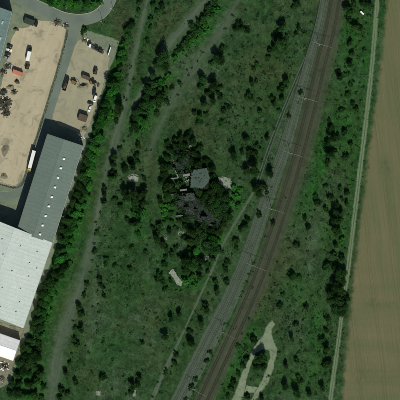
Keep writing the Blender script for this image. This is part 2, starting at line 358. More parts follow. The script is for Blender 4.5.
def field_mat():
    m = bpy.data.materials.new('field_soil'); t = NT(m); g, a3, a4 = meadow(t)
    p = t.sep(t.pos)
    ang = R(97.0)                                # drilling direction, nearly along the track
    al = t.math('ADD', t.math('MULTIPLY', p[0], math.cos(ang)), t.math('MULTIPLY', p[1], math.sin(ang)))
    ac = t.math('ADD', t.math('MULTIPLY', p[0], -math.sin(ang)), t.math('MULTIPLY', p[1], math.cos(ang)))
    rows = t.noise(1.0, 3, 0.6, vec=t.comb(t.math('MULTIPLY', ac, 1.7), t.math('MULTIPLY', al, 0.02)))
    bands = t.noise(1.0, 3, 0.55, vec=t.comb(t.math('MULTIPLY', ac, 0.11), t.math('MULTIPLY', al, 0.010)))
    cross = t.noise(1.0, 3, 0.55, vec=t.comb(t.math('MULTIPLY', p[0], 0.012), t.math('MULTIPLY', p[1], 0.12)))
    big = t.noise(0.02, 4, 0.55); fine = t.noise(2.2, 4, 0.7)
    south = t.mapr(p[1], -40, -90, 0.15, 0.75)
    b = t.math('ADD', t.math('MULTIPLY', bands, t.math('SUBTRACT', 1.0, south)), t.math('MULTIPLY', cross, south))
    f = t.math('ADD', t.math('MULTIPLY', b, 0.55), t.math('ADD', t.math('MULTIPLY', big, 0.33), t.math('MULTIPLY', rows, 0.12)))
    c = t.ramp(f, [(0.34, (0.094, 0.113, 0.052)), (0.46, (0.116, 0.123, 0.060)), (0.56, (0.136, 0.129, 0.068)), (0.68, (0.156, 0.146, 0.082))])
    c = t.scale(c, t.mapr(fine, 0.25, 0.75, 0.87, 1.13))
    c = t.scale(c, t.mapr(rows, 0.3, 0.7, 0.90, 1.09))
    wob = t.math('ADD', ac, t.math('MULTIPLY', t.noise(0.012, 2), 5.0))
    for o_ in (0.0, 1.9):                            # paired wheelings every 18 m
        d_ = t.math('ABSOLUTE', t.math('SUBTRACT', t.math('FLOORED_MODULO', t.math('ADD', wob, o_), 18.0), 9.0))
        c = t.scale(c, t.mapr(d_, 0.15, 0.45, 0.88, 1.0))
    wd = t.attr('weed').outputs['Fac']
    c = t.mix(t.math('MULTIPLY', wd, t.mapr(t.noise(0.3, 5, 0.7), 0.35, 0.6)), c, (0.05, 0.082, 0.036))
    e = t.attr('edge').outputs['Fac']
    k = t.mapr(t.math('ADD', e, t.math('MULTIPLY', t.math('SUBTRACT', t.noise(0.2, 5, 0.7), 0.5), 1.4)), 0.35, 1.05, smooth=True)
    c = t.mix(k, c, g)
    t.done(c, 0.95, 0.1); t.bump(t.math('ADD', rows, fine), 0.4, 0.12); return m
M_field = field_mat()

# ------------------------------------------------------------------ ground sheet
g = np.concatenate([-np.array([6000, 4000, 2600, 1700, 1100, 700, 450, 320, 250]), np.arange(-200, 201, 2.0), np.array([250, 320, 450, 700, 1100, 1700, 2600, 4000, 6000])])
gx, gy = np.meshgrid(g, g); n = len(g)
V = np.stack([gx.ravel(), gy.ravel(), np.zeros(n * n)], 1)
F = [(j * n + i, j * n + i + 1, (j + 1) * n + i + 1, (j + 1) * n + i) for j in range(n - 1) for i in range(n - 1)]
ground = struct(mesh_obj('ground', V, F, M_ground)); set_zone(ground)

# ------------------------------------------------------------------ survey lines
L_pathA = world_line([(149, -6, 8), (147, 0, 8), (140, 32, 7.5), (134, 58, 7), (129, 85, 9), (124, 108, 12), (116, 136, 12), (107, 168, 9), (99, 205, 11), (91, 245, 14), (80, 285, 19), (68, 320, 21), (58, 355, 21), (50, 400, 20), (48, 410, 20)], 2, (300, 400))
L_pathB = world_line([(212, -8, 11), (204, 2, 12), (188, 21, 13), (172, 40, 13), (157, 62, 11), (146, 84, 10), (134, 106, 11), (124, 122, 10)], 2, (300, 0))
L_pathC = world_line([(240, -5, 10), (226, 22, 14), (206, 52, 17), (186, 78, 15), (168, 108, 13), (154, 140, 9), (147, 165, 7)], 2, (200, 0))
L_ditch = world_line([(317, 28, 3.0), (312, 44, 3.0), (301, 69, 3.2), (289.5, 96, 3.2), (279, 122, 3.4), (268.5, 150, 3.6), (257, 184, 3.0)], 2)
L_foot = world_line([(258, 184, 3), (246, 205, 3), (232, 228, 3), (222, 246, 3), (213, 268, 2.6), (199, 298, 2.6), (182, 335, 3), (165, 370, 5), (152, 400, 5)], 2, (0, 250))
L_grey = world_line([(326, -6, 9), (324, 2, 9), (318, 30, 9), (309, 60, 9.5), (298, 100, 11), (284, 150, 13), (268, 195, 14), (250, 249, 15), (229, 300, 16.5), (206, 346, 17), (178, 402, 17.5)], 2, (500, 500))
L_brown = world_line([(338, -6, 20), (336, 2, 20), (331, 30, 21), (323, 60, 23), (313.5, 100, 23), (302, 146, 23), (289, 190, 22), (272, 243, 21), (252, 296, 21), (230, 344, 20), (203, 402, 20)], 2, (500, 500))
L_track = world_line([(378, -6, 5), (377, 4, 5), (372.5, 60, 5), (367, 112, 5), (360, 170, 5.2), (354, 220, 5), (347, 278, 4.6), (342, 312, 4.2), (338, 345, 4.8), (333, 380, 5), (330, 404, 5)], 2, (500, 500))

struct(strip('grassy_path', L_pathC, M_path2, 0.02, jit=0.5))
strip('dirt_path', L_pathB, M_path, 0.03, jit=0.5)
strip('dirt_path', L_pathA, M_path, 0.045, jit=0.5)
strip('footpath', L_foot, M_foot, 0.03, jit=0.2)
strip('field_track', L_track, M_track, 0.03, jit=0.25)
# gravel loop in the south
patch('gravel_loop', [(272, 320), (275, 324), (272, 334), (275, 342), (277.5, 348), (277, 356), (273, 370), (268, 383), (262, 392), (254, 402), (250, 402), (255, 392), (260, 383), (265, 372),
                      (269.5, 358), (269, 351), (263, 349.5), (256, 353), (251.5, 364), (247.5, 378), (245, 390), (241.5, 403), (229, 403), (237, 386), (245, 366), (252, 350), (260, 338), (267, 326)], M_loop, 0.035, 1.7, 0.5)
patch('gravel_loop', [(244, 385), (251, 386), (259, 387), (258, 393), (250, 393), (242, 392)], M_loop, 0.026, 0.7, 0.3)
# field
fb = world_line([(386, -6), (385, 0), (378.5, 60), (372.5, 110), (366.5, 150), (361, 200), (354.5, 250), (349, 300), (345, 340), (339, 402)], 2, (500, 500))
n = len(fb); outer = [(600.0, fb[0, 1]), (600.0, fb[-1, 1])]
inner = fb[:, :2] + np.array([6.0, 0]); cols = [fb[:, :2], fb[:, :2] + [4.5, 0]]
xs = [0, 4.5] + list(np.arange(9, 70, 3.0)) + [90, 140, 250, 400, 650]
V = []; E = []; W = []
for i in range(n):
    for j, dx in enumerate(xs):
        V.append((fb[i, 0] + dx, fb[i, 1], 0.03)); E.append(1.0 if j == 0 else (0.3 if j == 1 else 0.0))
        px, py = V[-1][0] / S + 200, 200 - V[-1][1] / S
        w = 0.85 * math.exp(-(((px - 386) / 5) ** 2 + ((py - 167) / 8) ** 2)) + 0.5 * math.exp(-(((px - 372) / 5) ** 2 + ((py - 301) / 9) ** 2)) + 0.4 * math.exp(-(((px - 388) / 18) ** 2 + ((py - 305) / 4) ** 2)) + 0.4 * math.exp(-(((px - 360) / 6) ** 2 + ((py - 372) / 20) ** 2)) + 0.35 * math.exp(-(((px - 380) / 22) ** 2 + ((py - 376) / 7) ** 2))
        W.append(w)
k = len(xs); F = [(i * k + j, (i + 1) * k + j, (i + 1) * k + j + 1, i * k + j + 1) for i in range(n - 1) for j in range(k - 1)]
field = struct(mesh_obj('field', V, F, M_field)); set_zone(field); set_float(field, 'edge', E); set_float(field, 'weed', W)
if field.data.polygons[0].normal.z < 0: field.data.flip_normals()

# industrial plot
patch('worn_paving', [(12, -6), (24, -4), (26, 0), (44, 10), (66, 20), (84, 28), (90, 31), (116, 39), (119.5, 41), (119, 45), (116, 54), (108, 76), (100, 104), (95, 120), (88, 146), (77, 182), (64, 222), (48, 272), (34, 318), (27, 338), (20, 358), (10, 384), (-10, 392), (-150, 380), (-170, -6)], M_plot, 0.02, 2.2, 0.4)
patch('sandy_yard', [(37, 20), (52, 21), (66, 29), (64, 42), (59, 62), (50, 92), (42, 118), (33, 146), (27, 168), (23.5, 180), (19.5, 185.5), (13, 187), (2, 184), (-20, 180), (-20, 140), (1, 84), (6, 64), (11, 40), (17, 28), (28, 27)], M_yard, 0.045, 1.6, 0.3)
patch('gravel_yard', [(78, 40), (84, 36), (90, 40), (104, 49), (110, 58), (107, 74), (100, 96), (95, 108), (90, 124), (84, 138), (79, 140), (76, 132), (60, 126), (51.5, 119), (55, 104), (63, 78), (70, 56)], M_yard2, 0.05, 2.0, 0.4)
patch('pale_rubble_pad', [(218, 177), (224, 175.5), (231, 178), (233, 185), (231, 194), (226, 192), (222, 186), (218, 183)], M_pad, 0.03, 1.2, 0.5)
patch('pale_rubble_pad', [(127, 176), (133, 173.5), (140, 176), (138, 182), (130, 182)], M_pad, 0.03, 1.0, 0.4)
patch('brown_yard', [(-20, 319), (0, 322), (24, 329), (22, 336), (17, 356), (9, 378), (0, 386), (-20, 380)], M_south, 0.045, 1.5, 0.4)

# roads with kerbs
M_kerb = simple('kerb_concrete', (0.30, 0.33, 0.245), 0.85, 0.2, 2.0)
L_road = world_line([(-10, -12, 12), (12, -6, 12), (30, 3.5, 12), (46, 10.5, 11.5), (62, 17.5, 11), (78, 20, 11), (92, 18, 11), (102, 12, 11), (109, 2, 11), (112, -8, 11)], 1.5)
L_lane = world_line([(76, 24, 12), (73.5, 34, 9.5), (68, 53, 9), (61.5, 74, 8.5), (54, 98, 8), (46, 122, 8), (37, 150, 8), (28, 177, 8), (20, 190, 9), (8, 196, 9), (-12, 194, 9)], 1.5)
strip('road', L_road, M_asphalt, 0.06)
strip('lane', L_lane, M_asphalt, 0.053)
def kerb(line, side, d, name='kerb', w=0.3, h=0.13, a=0, b=None, brk=()):
    l = line[a:b]; n = normals(l); m = MB()
    off = lambda i, o: (l[i, 0] + n[i, 0] * side * (l[i, 2] / 2 + o), l[i, 1] + n[i, 1] * side * (l[i, 2] / 2 + o))
    for i in range(len(l) - 1):
        if any(p <= i < q for p, q in brk): continue
        p = [off(i, d), off(i + 1, d), off(i + 1, d + w), off(i, d + w)]
        m.prism(p, 0.0, 0.06 + h)
    return struct(m.build(name, M_kerb))
kerb(L_road, -1, 0.0, w=0.42)
kerb(L_road, 1, 0.0, a=58)
kerb(L_lane, 1, 0.0, a=8, b=120, w=0.22)

# drainage ditch: two concrete lips and a dark wet channel between
M_lip = simple('ditch_lip_concrete', (0.078, 0.108, 0.074), 0.9, 0.35, 1.2, dirt=(0.03, 0.055, 0.025), dirt_amt=0.9)
M_wet = simple('ditch_bed', (0.019, 0.034, 0.024), 0.85, 0.6, 0.6, spec=0.2, dirt=(0.035, 0.060, 0.03), dirt_amt=0.9)
nn = normals(L_ditch); V = []; 
prof = [(-1.0, 0.02), (-0.98, 0.16), (-0.56, 0.14), (-0.48, 0.06), (0.48, 0.06), (0.56, 0.14), (0.98, 0.16), (1.0, 0.02)]
for i in range(len(L_ditch)):
    for c, z in prof: V.append((L_ditch[i, 0] + nn[i, 0] * c * L_ditch[i, 2] / 2, L_ditch[i, 1] + nn[i, 1] * c * L_ditch[i, 2] / 2, z))
k = len(prof); F = [(i * k + j, (i + 1) * k + j, (i + 1) * k + j + 1, i * k + j + 1) for i in range(len(L_ditch) - 1) for j in range(k - 1)]
dt = struct(mesh_obj('drainage_ditch', V, F, M_lip)); dt.data.materials.append(M_wet)
for i, p in enumerate(dt.data.polygons): p.material_index = 1 if i % (k - 1) == 3 else 0
if dt.data.polygons[0].normal.z < 0: pass

# ------------------------------------------------------------------ railway
strip('railway_ballast', L_grey, M_ballast_grey, 0.0, cols=(-1, -.86, -.5, 0, .5, .86, 1), heights=(0.02, 0.36, 0.40, 0.40, 0.40, 0.36, 0.02), jit=0.2)
strip('siding_ballast', L_brown, M_ballast_brown, 0.0, cols=(-1, -.88, -.5, 0, .5, .88, 1), heights=(0.015, 0.22, 0.26, 0.26, 0.26, 0.22, 0.015), jit=0.3)
M_rail = simple('rail_steel', (0.17, 0.19, 0.15), 0.5, 0.2, 2.0)
M_rust = simple('rail_rust', (0.054, 0.064, 0.042), 0.8, 0.25, 2.0)
M_slp = simple('sleeper_concrete', (0.070, 0.094, 0.066), 0.9, 0.35, 0.4)
M_slpw = simple('sleeper_wood', (0.046, 0.054, 0.030), 0.9, 0.35, 0.4)
def resamp(l, step):
    L = np.concatenate([[0], np.cumsum(np.linalg.norm(np.diff(l[:, :2], axis=0), axis=1))]); q = np.arange(0, L[-1], step)
    return np.stack([np.interp(q, L, l[:, k]) for k in range(3)], 1)
def railway_track(line, off, z, mr, ms, label):
    sel = (np.abs(line[:, 1]) < 260); l = line[sel]
    n0 = normals(l); c = l.copy(); c[:, :2] -= n0 * off
    root = empty('railway_track', label, 'railway track', (0, 0, 0), 0, 'tracks of the railway')
    f = resamp(c, 1.5); n = normals(f)
    for sgn in (-1, 1):
        V = []; prof = [(-.075, 0), (-.075, .03), (-.035, .04), (-.037, .15), (.037, .15), (.035, .04), (.075, .03), (.075, 0)]
        for i in range(len(f)):
            for a, b in prof: V.append((f[i, 0] + n[i, 0] * (sgn * .7525 + a), f[i, 1] + n[i, 1] * (sgn * .7525 + a), z + .16 + b))
        k = len(prof); F = [(i * k + j, i * k + (j + 1) % k, (i + 1) * k + (j + 1) % k, (i + 1) * k + j) for i in range(len(f) - 1) for j in range(k)]
        mesh_obj('rail', V, F, mr, root)
    s = resamp(c, 0.62); n = normals(s); m = MB()
    for i in range(len(s)): m.box((s[i, 0], s[i, 1], z + .09), (2.5, .25, .14), math.atan2(n[i, 1], n[i, 0]))
    o = m.build('sleepers', ms, root); o['kind'] = 'stuff'
    return c
T1 = railway_track(L_grey, -2.1, 0.38, M_rail, M_slp, 'leftmost railway track, on the grey ballast beside the ditch')
T2 = railway_track(L_grey, 2.1, 0.38, M_rail, M_slp, 'second railway track from the left, right one on the grey ballast')
T3 = railway_track(L_brown, -3.6, 0.24, M_rust, M_slpw, 'third railway track from the left, left one on the brown ballast')
T4 = railway_track(L_brown, 2.4, 0.24, M_rust, M_slpw, 'rightmost railway track, on the brown ballast towards the field')

# catenary masts between the two beds
M_steel = simple('galvanised_steel', (0.20, 0.23, 0.19), 0.5, 0.15, 1.0, metal=0.4)
M_dsteel = simple('dark_steel', (0.07, 0.08, 0.07), 0.6, 0.2, 1.0, metal=0.3)
M_porc = simple('insulator_brown', (0.12, 0.06, 0.035), 0.4, 0.1)
M_conc = simple('concrete', (0.26, 0.28, 0.23), 0.9, 0.25, 1.0)
ordn = ['', 'first', 'second', 'third', 'fourth', 'fifth', 'sixth', 'seventh', 'eighth', 'ninth', 'tenth', 'eleventh', 'twelfth', 'thirteenth', 'fourteenth', 'fifteenth', 'sixteenth', 'seventeenth', 'eighteenth', 'nineteenth']
tens = ['', '', 'twenty', 'thirty', 'forty', 'fifty', 'sixty', 'seventy', 'eighty', 'ninety']
tenth = ['', '', 'twentieth', 'thirtieth', 'fortieth', 'fiftieth', 'sixtieth', 'seventieth', 'eightieth', 'ninetieth']
def ordinal(k):
    if k < 20: return ordn[k]
    return tenth[k // 10] if k % 10 == 0 else tens[k // 10] + '-' + ordn[k % 10]
masts = [44, 97, 150, 206, 262, 328, 386]
gl = L_grey; heads = []
for q, py in enumerate(masts):
    y = (200 - py) * S; i = int(np.argmin(np.abs(gl[:, 1] - y))); nr = -normals(gl)[i]
    base = gl[i, :2] + nr * (gl[i, 2] / 2 + 0.5); a = math.atan2(nr[1], nr[0])
    r = empty('catenary_mast', 'slim steel catenary mast between the track beds, ' + ordinal(q + 1) + ' from the top', 'mast', (base[0], base[1], 0), a, 'catenary masts of the railway')
    MB().box((0, 0, .3), (.9, .9, .6)).build('foundation', M_conc, r)
    MB().cyl((0, 0, .6), (0, 0, 8.2), .19, .12, 10).build('pole', M_steel, r, True)
    for s_, ln in ((1, 10.2), (-1, 6.3)):
        m = MB().cyl((s_ * .1, 0, 7.7), (s_ * ln, 0, 7.5), .085, .06, 8).cyl((s_ * .1, 0, 6.3), (s_ * ln * .6, 0, 7.45), .05, .05, 6)
        m.build('boom', M_steel, r)
        ds = (3.2, 9.2) if s_ == 1 else (2.0, 6.0)
        for d in ds:
            MB().cyl((s_ * d, 0, 7.5), (s_ * d, 0, 6.7), .05, .05, 6).cyl((s_ * d, 0, 7.3), (s_ * d, 0, 6.95), .12, .12, 8).build('insulator', M_porc, r)
    heads.append((base, nr))
for d, lab in ((-6.0, 'overhead contact wire above the leftmost track'), (-2.0, 'overhead contact wire above the second track from the left'), (3.2, 'overhead contact wire above the third track from the left'), (9.2, 'overhead contact wire above the rightmost track')):
    m = MB()
    for (b0, n0), (b1, n1) in zip(heads[:-1], heads[1:]):
        p, q = b0 + n0 * d, b1 + n1 * d; prev = None
        for t in np.linspace(0, 1, 7):
            c = p + (q - p) * t; z = 6.75 - 0.5 * 4 * t * (1 - t) * 0.6; cur = (c[0], c[1], z)
            if prev: m.cyl(prev, cur, .02, .02, 4, False)
            prev = cur
    tag(m.build('contact_wire', M_dsteel), lab, 'wire', 'contact wires over the tracks')

# ------------------------------------------------------------------ buildings
def roof_mat(name, c1, c2, stain, ang, rough=0.55, stain_amt=0.5, seam=0.105):
    m = bpy.data.materials.new(name); t = NT(m); p = t.sep(t.pos); ca, sa = math.cos(ang), math.sin(ang)
    al = t.math('ADD', t.math('MULTIPLY', p[0], ca), t.math('MULTIPLY', p[1], sa))
    ac = t.math('ADD', t.math('MULTIPLY', p[0], -sa), t.math('MULTIPLY', p[1], ca))
    st = t.noise(1.0, 4, 0.6, vec=t.comb(t.math('MULTIPLY', al, 0.9), t.math('MULTIPLY', ac, 0.05)))   # run-off streaks down the slope
    big = t.noise(0.045, 4, 0.6); fine = t.noise(1.8, 3, 0.65)
    f = t.math('ADD', t.math('MULTIPLY', big, 0.55), t.math('MULTIPLY', st, 0.45))
    c = t.mix(t.mapr(f, 0.33, 0.67), c1, c2)
    c = t.mix(t.math('MULTIPLY', t.mapr(t.noise(0.16, 6, 0.7, dist=1.0), 0.54, 0.70), stain_amt), c, stain)
    w = t.n.new('ShaderNodeTexWave'); w.wave_type = 'BANDS'; w.bands_direction = 'X'; w.inputs['Scale'].default_value = seam
    t.l.new(t.comb(al, ac), w.inputs['Vector'])
    c = t.scale(c, t.mapr(w.outputs[1], 0.0, 0.07, 0.86, 1.0))
    c = t.scale(c, t.mapr(t.noise(0.5, 5, 0.7), 0.3, 0.7, 0.91, 1.08))
    c = t.scale(c, t.mapr(fine, 0.3, 0.7, 0.93, 1.07))
    t.done(c, rough, 0.3); t.bump(w.outputs[1], 0.15, 0.04); return m
D_u = math.atan2(-1, -0.317)                     # long axis of the halls, heading south-south-west
M_groof = roof_mat('grey_green_roof', (0.118, 0.166, 0.140), (0.150, 0.192, 0.160), (0.098, 0.132, 0.108), D_u)
M_wroof = roof_mat('pale_membrane_roof', (0.46, 0.53, 0.495), (0.55, 0.60, 0.555), (0.39, 0.445, 0.415), D_u, stain_amt=0.5)
M_broof = roof_mat('white_sheet_roof', (0.80, 0.81, 0.80), (0.86, 0.86, 0.85), (0.66, 0.68, 0.64), D_u, 0.5, 0.3)
M_nroof = roof_mat('blue_grey_roof', (0.112, 0.180, 0.168), (0.150, 0.215, 0.195), (0.085, 0.128, 0.112), D_u, stain_amt=0.5)
M_wall_g = simple('grey_cladding', (0.20, 0.23, 0.20), 0.6, 0.15, 0.6, dirt=(0.1, 0.11, 0.08), dirt_amt=0.5)
M_wall_w = simple('pale_cladding', (0.46, 0.48, 0.44), 0.6, 0.12, 0.6, dirt=(0.2, 0.21, 0.17), dirt_amt=0.5)
M_glass = simple('window_glass', (0.03, 0.045, 0.05), 0.12, 0.1, 1.0, spec=0.6)
M_dome = simple('rooflight_acrylic', (0.72, 0.76, 0.68), 0.3, 0.06, 1.0)
M_frame = simple('light_metal', (0.42, 0.45, 0.41), 0.5, 0.1, 1.0)
M_vent = simple('vent_grey', (0.36, 0.43, 0.39), 0.6, 0.1, 1.0)
M_door = simple('roller_door', (0.10, 0.16, 0.15), 0.6, 0.15, 1.0)

def gable_hall(name, label, A, B, C, D, eave, ridge, tr, mroof, mwall, over=0.35, axis_uv=True):
    """A,B,C,D survey corners: A-B and D-C are the gable ends, A-D and B-C the eaves; ridge at fraction tr of A-B"""
    cx, cy = P((A[0] + B[0] + C[0] + D[0]) / 4, (A[1] + B[1] + C[1] + D[1]) / 4)
    w = [np.array(P(*q)) - np.array([cx, cy]) for q in (A, B, C, D)]
    root = empty(name, label, 'building', (cx, cy, 0))
    def pt(s, t): return (1 - t) * ((1 - s) * w[0] + s * w[1]) + t * ((1 - s) * w[3] + s * w[2])
    Wd = np.linalg.norm(w[1] - w[0]); Ln = np.linalg.norm(w[3] - w[0]); os_, ot = over / Wd, over / Ln
    def hz(s): return eave + (ridge - eave) * (s / tr if s < tr else (1 - s) / (1 - tr))
    th = 0.25
    for s0, s1 in ((-os_, tr), (tr, 1 + os_)):
        q = [(s0, -ot), (s1, -ot), (s1, 1 + ot), (s0, 1 + ot)]
        zz = [hz(s) if 0 <= s <= 1 else eave - (ridge - eave) * os_ / (tr if s < 0 else 1 - tr) for s, t in q]
        top = [(*pt(s, t), z + th) for (s, t), z in zip(q, zz)]; bot = [(*pt(s, t), z) for (s, t), z in zip(q, zz)]
        MB().add(top + bot, [(0, 1, 2, 3), (7, 6, 5, 4), (0, 4, 5, 1), (1, 5, 6, 2), (2, 6, 7, 3), (3, 7, 4, 0)]).build('roof_slope', mroof, root)
    a, b = pt(tr, -ot), pt(tr, 1 + ot)
    MB().cyl((*a, ridge + th - .02), (*b, ridge + th - .02), .16, .16, 6).build('ridge_cap', mroof, root)
    for s in (0, 1):                              # eaves walls and gutters
        p, q = pt(s, 0), pt(s, 1); d = (q - p) / Ln; ins = (pt(.5, 0) - pt(s, 0)); ins = ins / np.linalg.norm(ins) * .3
        MB().prism([tuple(p), tuple(q), tuple(q + ins), tuple(p + ins)], 0, eave - .01).build('wall', mwall, root)
        out = -ins / .3 * (over + .12); g0, g1 = p + out, q + out
        MB().cyl((*g0, eave - .05), (*g1, eave - .05), .11, .11, 6).build('gutter', M_frame, root)
    for t in (0, 1):                              # gable walls
        p, r_, q = pt(0, t), pt(tr, t), pt(1, t); ins = (pt(0, .5) - pt(0, t)); ins = ins / np.linalg.norm(ins) * .3
        f = [(*p, 0), (*q, 0), (*q, eave - .01), (*r_, ridge - .01), (*p, eave - .01)]; bk = [(v[0] + ins[0], v[1] + ins[1], v[2]) for v in f]
        MB().add(f + bk, [(0, 1, 2, 3, 4), (9, 8, 7, 6, 5)] + [(i, 5 + i, 5 + (i + 1) % 5, (i + 1) % 5) for i in range(5)]).build('wall', mwall, root)
    def rect_on_wall(nm, s, t0, t1, z0, z1, mat, fr=True):       # opening on an eaves wall
        p, q = pt(s, t0), pt(s, t1); o = (pt(s, t0) - pt(.5, t0)); o = o / np.linalg.norm(o)
        e = MB().prism([tuple(p + o * .02), tuple(q + o * .02), tuple(q + o * .06), tuple(p + o * .06)], z0, z1).build(nm, mat, root)
        if fr:
            m = MB(); d = (q - p) / np.linalg.norm(q - p)
            for (a_, b_, za, zb) in ((p - d * .1, q + d * .1, z1, z1 + .1), (p - d * .1, q + d * .1, z0 - .1, z0), (p - d * .1, p, z0, z1), (q, q + d * .1, z0, z1)):
                m.prism([tuple(a_ + o * .01), tuple(b_ + o * .01), tuple(b_ + o * .09), tuple(a_ + o * .09)], za, zb)
            m.build('frame', M_frame, e)
    return root, pt, hz, rect_on_wall, th

# grey-green hall with a line of rooflights
root, pt, hz, row, th = gable_hall('warehouse', 'long grey-green roofed warehouse with a row of white rooflights', (49, 135), (83.5, 146.5), (53.2, 242.4), (18.7, 231), 9.6, 10.8, 0.46, M_groof, M_wall_g)
for t in np.linspace(0.12, 0.88, 6):
    row('window', 0, t - .03, t + .03, 4.6, 6.0, M_glass)
for t in (0.3, 0.55, 0.78): row('roller_door', 0, t - .028, t + .028, .15, 4.2, M_door)
rl = [(65, 159), (62, 168.2), (59.1, 177.6), (56.2, 187.2), (53, 196.7), (50, 206), (46.9, 215.5), (43.9, 225), (41.3, 233.8)]
off = np.array(root.location[:2])
def surf_z(root_loc, ptf, hzf, x, y):             # find (s,t) by solving the bilinear patch
    tgt = np.array(P(x, y)) - np.array(root_loc[:2]); s, t = .5, .5
    for _ in range(12):
        e = ptf(s, t) - tgt; J = np.stack([(ptf(s + .01, t) - ptf(s, t)) / .01, (ptf(s, t + .01) - ptf(s, t)) / .01], 1); d = np.linalg.solve(J, e); s -= d[0]; t -= d[1]
    return tgt, hzf(s)
ang = math.atan2(-0.317, 1.0)
dome_me = None
for x, y in rl:
    c, z = surf_z(root.location, pt, hz, x, y)
    fr = MB().box((c[0], c[1], z + th + .12), (1.75, 1.75, .5), ang).build('rooflight', M_frame, root, bevel=.05)
    m = MB(); n_ = 6
    vs = []; fs = []
    for a_ in range(n_ + 1):
        for b_ in range(n_ + 1):
            u, v = a_ / n_ * 2 - 1, b_ / n_ * 2 - 1; hh = .42 * (1 - u ** 4) * (1 - v ** 4)
            vv = Matrix.Rotation(ang, 3, 'Z') @ Vector((u * .8, v * .8, 0)); vs.append((c[0] + vv.x, c[1] + vv.y, z + th + .375 + hh))
    for a_ in range(n_):
        for b_ in range(n_): fs.append((a_ * (n_ + 1) + b_, (a_ + 1) * (n_ + 1) + b_, (a_ + 1) * (n_ + 1) + b_ + 1, a_ * (n_ + 1) + b_ + 1))
    m.add(vs, fs).build('dome', M_dome, fr, True)

# pale hall
root, pt, hz, row, th = gable_hall('white_warehouse', 'big pale flat-looking warehouse roof dotted with small vents', (-20.5, 213.2), (52.8, 242.6), (24.2, 326.6), (-49, 297), 9.8, 11.4, 0.5, M_wroof, M_wall_w)
for x, y in [(4, 239), (22, 246), (38.5, 251.5), (5, 254), (31, 262.5), (13.5, 270.5), (30, 276), (22, 288), (21, 301.5), (2, 306), (17.5, 311), (4, 287), (38, 268)]:
    c, z = surf_z(root.location, pt, hz, x, y)
    b = MB().box((c[0], c[1], z + th + .08), (1.1, 1.1, .3), ang).build('roof_vent', M_vent, root, bevel=.04)
    MB().cyl((c[0], c[1], z + th + .23), (c[0], c[1], z + th + .38), .34, .42, 12).build('vent_cap', M_frame, b, True)
for t in (.2, .5, .8):
    row('roller_door', 1, t - .03, t + .03, .15, 4.2, M_door)

# small bright gable house at the south
root, pt, hz, row, th = gable_hall('white_shed', 'small bright white gable-roofed shed below the pale warehouse', (13.6, 359.6), (20.4, 340.2), (-22, 325.5), (-29, 345), 5.0, 7.0, 0.5, M_broof, M_wall_w, 0.3)
for t in (.15, .3, .5): row('window', 0, t - .03, t + .03, 1.2, 2.4, M_glass)

# hall at the north-west corner
root, pt, hz, row, th = gable_hall('corner_hall', 'blue-grey roofed hall cut by the left edge above the scrap heaps', (-32, -2), (12.8, 13.4), (-1, 70), (-46, 55), 9.8, 11.0, 0.5, M_nroof, M_wall_g)
for x, y in [(4, 24), (2, 40)]:
    c, z = surf_z(root.location, pt, hz, x, y)
    MB().box((c[0], c[1], z + th + .2), (1.2, 2.4, .5), ang).build('rooflight', M_vent, root, bevel=.04)
for t in (.2, .45, .7): row('roller_door', 1, t - .04, t + .04, .15, 4.4, M_door)

# ------------------------------------------------------------------ ruin in the middle
M_tar = simple('weathered_tar_roof', (0.022, 0.031, 0.027), 1.0, 0.6, 1.1, spec=0.02, dirt=(0.058, 0.066, 0.052), dirt_amt=0.9)
M_slab = simple('pale_roof_slab', (0.060, 0.094, 0.078), 1.0, 0.2, 0.8, dirt=(0.05, 0.066, 0.058), dirt_amt=0.7)
M_slab2 = simple('mossy_roof_slab', (0.044, 0.064, 0.046), 0.9, 0.3, 0.8, dirt=(0.03, 0.045, 0.025), dirt_amt=0.7)
M_render = simple('crumbling_render', (0.20, 0.225, 0.19), 0.9, 0.3, 1.2, dirt=(0.07, 0.08, 0.06), dirt_amt=0.8)
M_brick = simple('old_brick', (0.050, 0.052, 0.040), 0.9, 0.3, 1.5, dirt=(0.05, 0.05, 0.04), dirt_amt=0.7)
M_dark = simple('painted_opening_shade', (0.02, 0.022, 0.02), 0.9, 0.3, 1.0)  # near-black colour stands in for the shade inside window openings
M_debris = simple('grey_debris', (0.075, 0.085, 0.070), 0.95, 0.4, 1.0, dirt=(0.03, 0.036, 0.028), dirt_amt=0.8)
